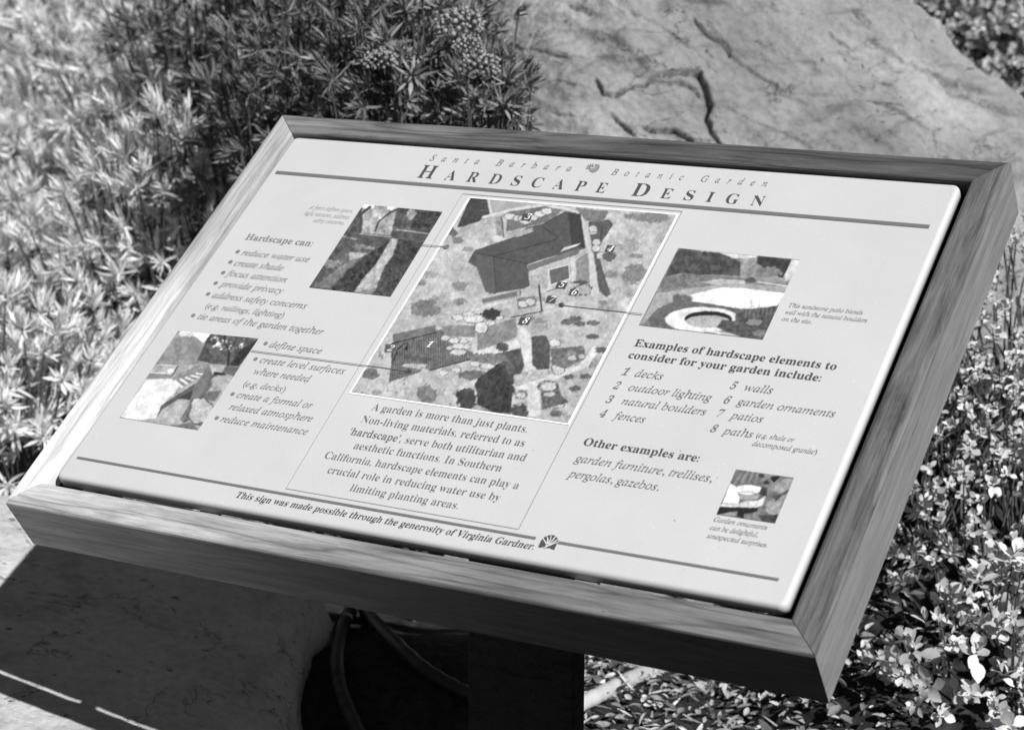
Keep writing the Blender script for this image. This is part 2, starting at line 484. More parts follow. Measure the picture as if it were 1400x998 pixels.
# ------------------------------------------------------------------ big sandstone boulder behind
def boulder():
    base = CAM * np.array([1, 1, 0]) + EF * 4.35 + ER * 0.065
    a, b, hgt, p = 1.39, 0.95, 1.24, 1.7
    # denser on the side that shows
    th = np.concatenate([np.linspace(-math.pi, -2.6, 40, endpoint=False), np.linspace(-2.6, -0.15, 1150, endpoint=False), np.linspace(-0.15, math.pi, 100, endpoint=False)])
    ph = np.concatenate([np.linspace(-0.12, 0.2, 30, endpoint=False), np.linspace(0.2, 1.15, 560, endpoint=False), np.linspace(1.15, math.pi / 2, 30)])
    n1, n2n = len(th), len(ph)
    T, H = np.meshgrid(th, ph, indexing='ij')
    sg = lambda q, e: np.sign(q) * np.abs(q) ** e
    e = 2.0 / p
    X = a * sg(np.cos(H), e) * sg(np.cos(T), 0.92); Y = b * sg(np.cos(H), e) * sg(np.sin(T), 0.92); Z = hgt * sg(np.sin(H), e)
    P = base + X[..., None] * ER + Y[..., None] * EF + Z[..., None] * np.array([0, 0, 1.0])
    P = P.reshape(-1, 3)
    N = (X / a ** 2)[..., None] * ER + (Y / b ** 2)[..., None] * EF + (Z / hgt ** 2)[..., None] * np.array([0, 0, 1.0])
    N = N.reshape(-1, 3); N /= np.linalg.norm(N, axis=1)[:, None] + 1e-9
    d = 0.10 * fbm(P * 1.3 + 3, 2, 51) + 0.052 * fbm(P * 4.0, 3, 53) + 0.013 * fbm(P * 14, 3, 57) + 0.0045 * fbm(P * 55, 3, 58)
    d -= 0.016 * np.clip(fbm(P * np.array([3.0, 3.0, 6.5]), 3, 63, 0.5, True) - 0.52, 0, 1) / 0.48     # fine fissures
    # broad ridges running down to the right
    al = ER * 0.82 - np.array([0, 0, 1.0]) * 0.57; ac = ER * 0.57 + np.array([0, 0, 1.0]) * 0.82
    Q = np.stack([P @ al * 1.1, P @ ac * 5.5, P @ EF * 2.0], -1)
    d += 0.045 * fbm(Q, 3, 65) + 0.012 * fbm(Q * 3.1, 3, 67, 0.5, True)
    # strata: slanting benches
    sdir = ER * 0.45 + np.array([0, 0, 0.85]) + EF * 0.1
    q = P @ sdir * 7 + 0.8 * fbm(P * 2.2, 3, 59)
    d += 0.010 * np.sin(q * 2.1) * (0.5 + 0.5 * vnoise(P * 2.0, 61))
    r_ = (P - base) @ ER
    d -= 0.24 * np.clip((0.16 - r_) / 0.6, 0, 1) ** 1.5        # the left flank falls back
    rw = P + N * d[:, None] - CAM
    c = rw @ FWD
    uv = np.stack([700 + FPX * (rw @ RIGHT) / c, 499 - FPX * (rw @ UP) / c], -1)   # directions from the viewpoint, to place the fractures seen on this face
    jag = np.stack([fbm(P * 26, 3, 71, 0.6), fbm(P * 26, 3, 73, 0.6)], -1) * 5.0 + np.stack([vnoise(P * 7, 75), vnoise(P * 7, 76)], -1) * 3.0
    rag = np.clip(0.75 + 0.7 * fbm(P * 9, 3, 77, 0.6), 0.15, 1.5)        # uneven breaks
    uvw = uv + jag
    front = ((P - base) @ EF < 0.3)
    # fractures: the rock on the right-hand side of each line (below it) has broken away and stands back; depth, reach of the break, width of the open crack
    ledges = [([(817, 106), (828, 124), (840, 129), (860, 120), (884, 113), (902, 102), (930, 98), (958, 97), (972, 118), (976, 140), (969, 158), (976, 178), (990, 196)], 0.020, 26, 1.35, 0.045),
              ([(896, 109), (926, 108), (944, 113), (960, 124)], 0.012, 12, 1.6, 0.012),
              ([(838, 152), (850, 168), (868, 184)], 0.010, 12, 1.2, 0.03), ([(880, 172), (902, 178), (925, 176), (950, 188)], 0.016, 14, 1.4, 0.042),
              ([(757, 155), (782, 157)], 0.010, 9, 1.4, 0.010), ([(950, 26), (966, 44), (985, 56), (1000, 72)], 0.008, 10, 1.3, 0.022),
              ([(862, 14), (880, 22), (912, 44), (932, 56)], 0.008, 12, 1.0, 0.006), ([(1000, 72), (1030, 98), (1062, 118)], 0.006, 14, 1.0, 0.006),
              ([(1135, 46), (1150, 58), (1162, 70)], 0.010, 10, 1.3, 0.010), ([(1168, 10), (1180, 20), (1196, 32)], 0.014, 12, 1.6, 0.014),
              ([(1190, 52), (1222, 74), (1262, 92), (1300, 108), (1345, 124)], 0.014, 16, 1.6, 0.012), ([(1290, 105), (1330, 124), (1380, 152)], 0.016, 14, 1.6, 0.012),
              ([(672, 58), (680, 74), (684, 90)], 0.014, 8, 2.0, 0.012), ([(716, 84), (722, 66)], 0.010, 8, 1.4, 0.010), ([(778, 4), (804, 12)], 0.012, 10, 1.5, 0.01),
              ([(1192, 138), (1228, 152), (1262, 170)], 0.007, 14, 1.0, 0.006), ([(1060, 128), (1090, 138), (1130, 150)], 0.005, 14, 0.9, 0.004),
              ([(640, 40), (700, 60), (760, 74)], 0.008, 20, 1.0, 0.004), ([(720, 120), (760, 110), (800, 118)], 0.008, 18, 1.0, 0.004), ([(1000, 150), (1050, 172), (1100, 196)], 0.006, 18, 0.9, 0.004)]
    for pts, dep, reach, w, cw in ledges:
        best = np.full(len(P), 1e9); side = np.zeros(len(P))
        for a_, b_ in zip(pts[:-1], pts[1:]):
            a_ = np.array(a_, float); ab = np.array(b_, float) - a_
            t = np.clip(((uvw - a_) @ ab) / (ab @ ab), 0, 1)
            q = uvw - a_ - t[:, None] * ab
            dist = np.hypot(q[:, 0], q[:, 1])
            sd = ab[0] * (uvw[:, 1] - a_[1]) - ab[1] * (uvw[:, 0] - a_[0])
            m = dist < best
            best[m] = dist[m]; side[m] = np.sign(sd[m])
        below = side > 0
        endf = np.clip((uvw[:, 0] - min(p_[0] for p_ in pts) + 6) / 12, 0, 1)
        d -= front * np.where(below, dep * rag * np.exp(-(best / reach) ** 1.1), 0) * endf
        d -= front * cw * rag * np.exp(-(best / (w * np.sqrt(rag))) ** 2)
    P = P + N * d[:, None]
    o = link('boulder', mesh('boulder', P - base, grid_faces(n1, n2n, True), True), M_BOULDER)
    o.location = base
    tag(o, 'large cracked sandstone boulder rising behind the sign', 'boulder')
boulder()

# ------------------------------------------------------------------ the sign
SIGN = thing('garden_sign', (0, 0.28, 0), 'tilted garden information sign in a weathered wooden frame on a dark post', 'sign')


def on_sign(o, local=None):
    o.parent = SIGN
    o.matrix_basis = Matrix.Translation(-SIGN.location) @ PANEL_MAT @ (local if local is not None else Matrix.Identity(4))
    return o


WID, HGT, DEP, RAILW = 1.0, 0.6953, 0.079, 0.0362


def rail(L, mat, side, place):
    prof = [(0.0, -DEP), (0.0, -0.006), (0.0006, -0.0032), (0.002, -0.0014), (0.0045, -0.0004), (0.008, 0.0),
            (RAILW - 0.0045, 0.0), (RAILW - 0.0018, -0.001), (RAILW - 0.0004, -0.003), (RAILW, -0.006), (RAILW, -DEP)]
    V, n = [], len(prof)
    K = 24
    for s in range(K + 1):
        for i, (v, z) in enumerate(prof):
            t = s / K
            x = (v + 0.0005) * (1 - t) + (L - v - 0.0005) * t
            wob = 0.0006 * math.sin(9 * t * L + i) if 0 < s < K and 3 <= i <= 5 else 0
            V.append((x, v, z + wob))
    F = [(s * n + i, s * n + (i + 1) % n, (s + 1) * n + (i + 1) % n, (s + 1) * n + i) for s in range(K) for i in range(n)]
    F = [f[::-1] for f in F] + [tuple(range(n)), tuple(K * n + i for i in reversed(range(n)))]
    me = mesh('frame_rail', V, F)
    o = link('frame_rail', me, mat)
    me.materials.append(side)
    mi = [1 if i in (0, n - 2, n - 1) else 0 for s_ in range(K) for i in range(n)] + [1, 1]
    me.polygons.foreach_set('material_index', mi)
    on_sign(o, place)
    return o


Rz = lambda d: Matrix.Rotation(math.radians(d), 4, 'Z')
tag(rail(WID, M_RAIL_FRONT, M_SIDE_FRONT, Matrix.Identity(4)), 'front frame rail with glare painted on its weathered top and a shade-darkened front')
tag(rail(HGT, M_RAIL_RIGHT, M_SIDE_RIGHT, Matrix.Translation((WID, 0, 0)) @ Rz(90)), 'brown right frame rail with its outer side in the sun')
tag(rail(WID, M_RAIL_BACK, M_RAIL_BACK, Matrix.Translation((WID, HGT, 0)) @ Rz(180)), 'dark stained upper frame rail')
tag(rail(HGT, M_RAIL_LEFT, M_RAIL_LEFT, Matrix.Translation((0, HGT, 0)) @ Rz(270)), 'pale left frame rail with painted glare')

PX0, PX1, PY0, PY1, PTOP = 0.0450, 0.9555, 0.0460, 0.6515, 0.0004


def panel_mesh():
    prof = [(0.0, -0.0150), (0.0, -0.0060), (0.0003, -0.0042), (0.0011, -0.0022), (0.0022, -0.0010), (0.0036, -0.0003), (0.0052, 0.0)]
    rc = 0.009
    V, F = [], []
    for ins, z in prof:
        r = max(rc - ins, 0.0015)
        for cx, cy, a0 in ((PX1 - rc, PY0 + rc, -90), (PX1 - rc, PY1 - rc, 0), (PX0 + rc, PY1 - rc, 90), (PX0 + rc, PY0 + rc, 180)):
            for k in range(7):
                t = math.radians(a0 + 15 * k)
                V.append((cx + r * math.cos(t), cy + r * math.sin(t), z + PTOP))
    n = 28
    for i in range(len(prof) - 1):
        for j in range(n):
            F.append((i * n + j, i * n + (j + 1) % n, (i + 1) * n + (j + 1) % n, (i + 1) * n + j))
    F.append(tuple(reversed(range(n)))); F.append(tuple((len(prof) - 1) * n + j for j in range(n)))
    me = mesh('panel', V, F)
    sm = np.ones(len(F), bool); sm[-2:] = False
    me.polygons.foreach_set('use_smooth', sm)
    for e in me.edges:
        pass
    return me


PANEL = on_sign(link('panel', panel_mesh(), M_PANEL))
ZT = PTOP + 0.0007      # prints sit on the enamel


def on_panel(name, me, mat):
    o = link(name, me, mat, PANEL)
    return o


# clips that carry the panel in the frame, plate and post below
for cx in (0.262, 0.737):
    for y0, y1 in ((0.030, 0.075), (0.622, 0.665)):
        b = MB(); b.box(cx - 0.013, cx + 0.013, y0, y1, -0.021, -0.0158, 0.002)
        on_sign(b.build('panel_clip', M_METAL))
for x0, x1 in ((RAILW + 0.0005, 0.062), (0.938, WID - RAILW - 0.0005)):      # dark strips added below to black out the side gaps
    b = MB(); b.box(x0, x1, RAILW + 0.001, HGT - RAILW - 0.001, -0.034, -0.0225, 0.001)
    on_sign(b.build('gap_backing', M_POST))
b = MB(); b.box(0.30, 0.75, 0.22, 0.50, -0.030, -0.0215, 0.01)
on_sign(b.build('mounting_plate', M_METAL))
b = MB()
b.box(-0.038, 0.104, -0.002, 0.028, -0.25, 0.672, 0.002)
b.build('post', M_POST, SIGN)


# ------------------------------------------------------------------ lettering
def fancy(s, style):
    if style == 'p': return s
    A, a = {'i': (0x1D434, 0x1D44E), 'b': (0x1D400, 0x1D41A), 'r': (0x1D400, 0x1D41A), 'z': (0x1D400, 0x1D41A)}[style]
    out = ''
    for ch in s:
        if ch == 'h' and style == 'i': out += '\u210e'
        elif 'a' <= ch <= 'z': out += chr(a + ord(ch) - 97)
        elif 'A' <= ch <= 'Z': out += chr(A + ord(ch) - 65)
        elif '0' <= ch <= '9': out += chr(0x1D7CE + ord(ch) - 48)
        else: out += ch
    return out


class Font:
    """letter shapes of one run of text, made from a text curve; all runs are turned into polygons in one go"""
    def __init__(self, s, style, spacing):
        c = bpy.data.curves.new('lettering', 'FONT')
        c.body = fancy(s.replace(' ', '\u00a0'), style)
        c.resolution_u = 3
        c.space_character = spacing
        c.offset = {'r': -0.0085, 'b': 0.0, 'i': 0.002, 'z': 0.0}.get(style, 0)
        if style == 'z': c.shear = 0.22
        if style == 'i' and any(ch.isdigit() for ch in s): c.shear = 0.25; c.offset = -0.006
        self.o = bpy.data.objects.new('lettering', c); COL.objects.link(self.o)
    def take(self, dg):
        me = bpy.data.meshes.new_from_object(self.o.evaluated_get(dg))
        n = len(me.vertices)
        co = np.empty(n * 3, np.float32); me.vertices.foreach_get('co', co)
        F = [tuple(p.vertices) for p in me.polygons]
        c = self.o.data
        bpy.data.objects.remove(self.o); bpy.data.curves.remove(c); bpy.data.meshes.remove(me)
        return co.reshape(-1, 3), F


TYPE_JOBS = []


class Ink:
    """one block of printing on the panel"""
    def __init__(self): self.V, self.F, self.jobs = [], [], []
    def text(self, pieces, p0, p1, em, spacing=1.0, lift=0.0):
        """set between two baseline points seen at p0 and p1; em = height of the type body in picture pixels"""
        if isinstance(pieces, tuple): pieces = [pieces + (1.0,)] if len(pieces) == 2 else [pieces]
        self.jobs.append(([Font(t, st, spacing) for t, st, _ in pieces], p0, p1, em, spacing, lift))
        return self
    def set_type(self, dg):
        for fonts, p0, p1, em, spacing, lift in self.jobs:
            X, V, F = 0.0, [], []
            for f in fonts:
                co, fs = f.take(dg)
                F += [tuple(len(V) + i for i in q) for q in fs]
                V += [(x + X, y) for x, y, _ in co]
                X += (co[:, 0].max() if len(co) else 0) + 0.33 * spacing
            V = np.array(V); V[:, 0] -= V[:, 0].min(); w = V[:, 0].max()
            a, b_ = pp(*p0), pp(*p1)
            mx, my = (a + b_) / 2
            v0 = proj_panel(mx, my)[1]; v1 = proj_panel(mx, my + 0.01)[1]
            size = em / (abs(v1 - v0) / 0.01)
            sx = abs(b_[0] - a[0]) / w
            base = len(self.V)
            self.V += [(a[0] + q[0] * sx, my + q[1] * size, ZT + lift) for q in V]
            self.F += [tuple(base + i for i in f) for f in F]
    def poly(self, pts, z=0.0):
        b = len(self.V); q = [pp(*p) for p in pts]
        ar = sum(q[i][0] * q[(i + 1) % len(q)][1] - q[(i + 1) % len(q)][0] * q[i][1] for i in range(len(q)))
        if ar < 0: q = q[::-1]
        self.V += [(x, y, ZT + z) for x, y in q]; self.F.append(tuple(range(b, b + len(q)))); return self
    def dot(self, p, r, z=0.0):
        c = pp(*p); k = abs(pp(p[0] + 1, p[1])[0] - c[0]); b = len(self.V)
        self.V += [(c[0] + r * k * math.cos(t * math.pi / 8), c[1] + r * k * math.sin(t * math.pi / 8), ZT + z) for t in range(16)]
        self.F.append(tuple(range(b, b + 16))); return self
    def line(self, p0, p1, w, z=0.0):
        """straight rule, w = thickness in panel metres"""
        a, c = pp(*p0), pp(*p1); d = c - a; d /= np.linalg.norm(d); n = np.array([-d[1], d[0]]) * w / 2
        b = len(self.V)
        self.V += [(*(q), ZT + z) for q in (a - n, c - n, c + n, a + n)]; self.F.append((b, b + 1, b + 2, b + 3)); return self
    def build(self, name, mat):
        if self.jobs: TYPE_JOBS.append((self, name, mat)); return None
        return on_panel(name, mesh(name, self.V, self.F), mat)


def set_all_type():
    bpy.context.view_layer.update()
    dg = bpy.context.evaluated_depsgraph_get()
    for k, name, mat in TYPE_JOBS: k.set_type(dg)
    for k, name, mat in TYPE_JOBS: on_panel(name, mesh(name, k.V, k.F), mat)


# heading
k = Ink()
k.text(('Santa Barbara', 'i'), (587, 220.5), (780, 234.8), 11.5, 2.6)
k.build('garden_name_text', M_INK_MID)
k = Ink()
k.text(('Botanic Garden', 'i'), (835, 239.8), (1048, 255.8), 11.5, 2.6)
k.build('garden_name_text', M_INK_MID)
k = Ink()


def small_caps(first, rest, p0, pend):
    """a large initial and letterspaced small capitals, each set at its own place along the line"""
    n = len(rest)
    a, b_ = np.array(p0, float), np.array(pend, float)
    L = np.linalg.norm(b_ - a)
    widths = {'H': 0.80, 'A': .72, 'R': .72, 'D': .74, 'S': .55, 'C': .70, 'P': .63, 'E': .64, 'I': .38, 'G': .76, 'N': .74}
    ws = [widths[first] * 1.32] + [widths[c] for c in rest]
    gap = 0.80
    tot = sum(ws) + gap * n
    x = 0
    for i, ch in enumerate(first + rest):
        q0 = a + (b_ - a) * x / tot; q1 = a + (b_ - a) * (x + ws[i]) / tot
        k.text((ch, 'r' if i else 'r'), tuple(q0), tuple(q1), 25.5 if i == 0 else 19.5)
        x += ws[i] + gap


small_caps('H', 'ARDSCAPE', (569.5, 243.6), (826, 264.8))
k.build('title_text', M_INK)
k = Ink()
small_caps('D', 'ESIGN', (862, 268.4), (1042, 282.8))
k.build('title_text', M_INK)

# rules
k = Ink(); k.line((377.5, 236.5), (1271, 311), 0.0058); k.build('upper_rule', M_INK_MID)
k = Ink(); k.line((106, 626), (733, 736.5), 0.0034); k.build('lower_rule', M_INK_MID)
k = Ink(); k.line((764, 742.2), (1065, 793), 0.0034); k.build('lower_rule', M_INK_MID)
k = Ink()
box = [(633, 266), (933, 290), (709.5, 724), (391.5, 668.5)]
for i in range(4): k.line(box[i], box[(i + 1) % 4], 0.0009)
k.build('column_outline', M_INK_LIGHT)

# left list
k = Ink()
k.text(('Hardscape can:', 'b'), (335, 328.2), (426, 337.5), 11.2)
L = [('reduce water use', (329.8, 349.7), (421.8, 359)), ('create shade', (319.2, 364.1), (385.9, 370.8)),
     ('focus attention', (308.3, 377.9), (390.7, 386.6)), ('provide privacy', (299, 393), (385.9, 401.3)),
     ('address safety concerns', (289, 408), (418, 422.4)), ('(e.g. railings, lighting)', (279.8, 422.8), (387.5, 434.4)),
     ('tie areas of the garden together', (269.5, 436.9), (441, 458)), ('define space', (367.3, 475.6), (438.8, 484)),
     ('create level surfaces', (354.5, 496.5), (470.2, 511.9)), ('where needed', (345.8, 512.2), (422.8, 522.6)),
     ('(e.g. decks)', (332, 528.9), (389, 536.2)), ('create a formal or', (322.4, 544.6), (426, 558.4)),
     ('relaxed atmosphere', (312.5, 560.3), (426, 577)), ('reduce maintenance', (300.9, 577), (419.5, 595))]
for i, (s, p0, p1) in enumerate(L):
    k.text((s, 'i'), p0, p1, (9.6 if s.startswith('(') else 11.0) + 0.006 * (p0[1] - 350))
for p in [(325.6, 344.9), (315.7, 358.9), (305.7, 373.5), (295.5, 387.8), (285.2, 402.7), (264.7, 431.9), (363.8, 470.3), (350, 491.5), (318.6, 539.3), (297, 572)]:
    k.dot(p, 2.9)
k.build('list_text', M_INK_LIST)

# centre paragraph
k = Ink()
for s, p0, p1 in [('A garden is more than just plants.', (507.5, 561.6), (720.5, 591.6)), ('Non-living materials, referred to as', (493, 578), (716, 611)),
                  (None, (476.5, 594.5), (717.5, 631)), ('aesthetic functions. In Southern', (483, 614), (684.5, 645)),
                  ('California, hardscape elements can play a', (443, 627), (708, 669)), ('crucial role in reducing water use by', (447, 647), (682.4, 685.5)),
                  ('limiting planting areas.', (477.5, 672), (626, 696))]:
    if s: k.text((s, 'r'), p0, p1, 14.0)
    else: k.text([('\u2018hardscape\u2019,', 'b', 1.0), ('serve both utilitarian and', 'r', 1.0)], p0, p1, 14.0)
k.build('paragraph_text', M_INK_MID)
k = Ink(); k.text(('This sign was made possible through the generosity of Virginia Gardner.', 'z'), (322, 681), (729.5, 751.5), 12.2); k.build('credit_text', M_INK)

# right column
k = Ink()
k.text(('Examples of hardscape elements to', 'b'), (867, 473.4), (1142.5, 507), 14.0)
k.text(('consider for your garden include:', 'b'), (858.3, 490.5), (1121.7, 521.8), 14.0)
k.build('heading_text', M_INK)
k = Ink()
k.text(('Other examples are:', 'b'), (797, 608.7), (954.9, 632.1), 14.5)
k.build('heading_text', M_INK)
k = Ink()
for n, s, pn, p0, p1 in [('1', 'decks', (849.3, 513), (867.4, 515.6), (905.2, 519.8)), ('2', 'outdoor lighting', (837.6, 532), (858.3, 534.8), (972, 548.7)),
                         ('3', 'natural boulders', (827.7, 551), (848.9, 553.7), (964.3, 568)), ('4', 'fences', (818.6, 570.3), (837.6, 573), (880.9, 578.6)),
                         ('5', 'walls', (997.7, 532), (1017, 534.5), (1055.4, 539.2)), ('6', 'garden ornaments', (989, 552), (1006.7, 554.6), (1141, 570.4)),
                         ('7', 'patios', (980, 570.2), (996.8, 572.6), (1042, 578.5)), ('8', 'paths', (970.6, 591), (986.9, 593.6), (1028.4, 599.2))]:
    k.text((n, 'i'), pn, (pn[0] + 8.5, pn[1] + 1.1), 14.5)
    k.text((s, 'i'), p0, p1, 14.0)
k.build('example_text', M_INK_MID)
k = Ink()
k.text(('(e.g. shale or', 'i'), (1034, 598.3), (1085.7, 605), 9.0)
k.text(('decomposed granite)', 'i'), (1028.4, 609.8), (1116.3, 622), 9.5)
k.build('example_text', M_INK_MID)
k = Ink()
k.text(('garden furniture, trellises,', 'i'), (784.8, 632.1), (973.4, 659.2), 15)
k.text(('pergolas, gazebos.', 'i'), (774.9, 652.9), (900.7, 670.9), 15)
k.build('example_text', M_INK_MID)
k = Ink()
for s, p0, p1 in [('This sandstone patio blends', (1078.4, 420), (1179, 431.4)), ('well with the natural boulders', (1073.5, 429.4), (1185, 442)), ('on the site.', (1069, 438.8), (1109.6, 444)),
                  ('Garden ornaments', (975.6, 713.5), (1048.7, 724.6)), ('can be delightful,', (970.6, 724.6), (1036, 734.6)), ('unexpected surprises.', (966.6, 735.9), (1049.6, 748.5))]:
    if s.startswith('Garden'): k.build('caption_text', M_INK_MID); k = Ink()
    k.text((s, 'i'), p0, p1, 9.0 if p0[1] > 600 else 7.6)
k.build('caption_text', M_INK_MID)
k = Ink()
for s, p0, p1 in [('A fence defines space,', (422.6, 286), (482, 292)), ('light textures, address', (416, 294.5), (477, 300.4)), ('safety concerns.', (428, 304), (470.5, 308.2))]:
    k.text((s, 'i'), p0, p1, 7.2)
k.build('caption_text', M_INK_LIGHT)


# ------------------------------------------------------------------ printed pictures (flat prints on the panel, drawn as fine meshes of printed tones)
def alb(g):
    return np.clip(0.62 * (np.asarray(g, float) / 200.0) ** 2.2, 0.02, 0.82)


class Pic:
    def __init__(self, corners, nx, ny, z=0.0):
        c = [pp(*q) for q in corners]           # TL TR BR BL
        u = np.linspace(0, 1, nx); v = np.linspace(0, 1, ny)
        U, W = np.meshgrid(u, v, indexing='ij')
        self.X = (1 - W) * ((1 - U) * c[0][0] + U * c[1][0]) + W * ((1 - U) * c[3][0] + U * c[2][0])
        self.Y = (1 - W) * ((1 - U) * c[0][1] + U * c[1][1]) + W * ((1 - U) * c[3][1] + U * c[2][1])
        self.PX, self.PY = proj_panel(self.X, self.Y)
        self.nx, self.ny, self.z = nx, ny, z
        self.G = np.full((nx, ny), 180.0)
        self.frame(0, 0, 1)
        self.warp = 0.0
    def frame(self, x0, y0, s, warp=0.0):
        self.x = (self.PX - x0) * s; self.y = (self.PY - y0) * s; self.s = s
        if warp:        # hand-drawn, leafy outlines
            wx = n2(self.PX, self.PY, 5.0, 4, 301, 0.7) * warp * s; wy = n2(self.PX, self.PY, 5.0, 4, 302, 0.7) * warp * s
            self.x = self.x + wx; self.y = self.y + wy
    def finish(self, grain=0.0, blur=1, seed=0):
        if grain: self.G = self.G * (1 + grain * n2(self.PX, self.PY, 2.6, 3, 400 + seed, 0.8) + 0.8 * grain * n2(self.PX, self.PY, 9, 3, 410 + seed))
        for _ in range(blur):
            g = np.pad(self.G, 1, mode='edge')
            self.G = (g[:-2, 1:-1] + g[2:, 1:-1] + g[1:-1, :-2] + g[1:-1, 2:] + 2 * self.G) / 6
    def inside(self, pts):
        r = np.zeros(self.x.shape, bool)
        n = len(pts)
        for i in range(n):
            (x1, y1), (x2, y2) = pts[i], pts[(i + 1) % n]
            if y1 == y2: continue
            c = ((y1 > self.y) != (y2 > self.y)) & (self.x < (x2 - x1) * (self.y - y1) / (y2 - y1) + x1)
            r ^= c
        return r
    def mottle(self, m, val, amp, scale, seed=0):
        if m.any(): self.G[m] = val + amp * n2(self.x[m], self.y[m], scale, 4, seed)
        return self
    def poly(self, pts, val, amp=0, scale=20, seed=0, edge=None):
        m = self.inside(pts)
        if edge: self.line(list(pts) + [pts[0]], *edge)
        if amp: self.mottle(m, val, amp, scale, seed)
        else: self.G = np.where(m, val, self.G)
        if edge: self.line(list(pts) + [pts[0]], *edge)
        return self
    def line(self, pts, w, val):
        P = np.stack([self.x.ravel(), self.y.ravel()], -1)
        d = seg_dist(P, pts).reshape(self.x.shape)
        a = np.clip((w * 0.5 + 0.25 * self.s - d) / (0.5 * self.s), 0, 1)
        self.G = self.G * (1 - a) + val * a; return self
    def blob(self, cx, cy, rx, ry, val, amp=20, scale=15, seed=0, rough=0.5, outline=None):
        q = np.hypot((self.x - cx) / rx, (self.y - cy) / ry)
        near = q < 2.2
        if not near.any(): return self
        q[near] += rough * n2(self.x[near], self.y[near], min(rx, ry) * 0.6, 3, seed + 5)
        if outline is not None: self.G = np.where(q < 1.15, outline, self.G)
        return self.mottle(q < 1, val, amp, scale, seed)
    def speckle(self, m, val, scale, thr, seed=0):
        self.G = np.where(m & (n2(self.x, self.y, scale, 3, seed) > thr), val, self.G); return self
    def build(self, name, label):
        V = np.stack([self.X, self.Y, np.full(self.X.shape, ZT + self.z)], -1).reshape(-1, 3)
        F = grid_faces(self.nx, self.ny)[:, ::-1]
        return tag(on_panel(name, mesh(name, V, F, False, alb(self.G).ravel()), M_PRINT), label)


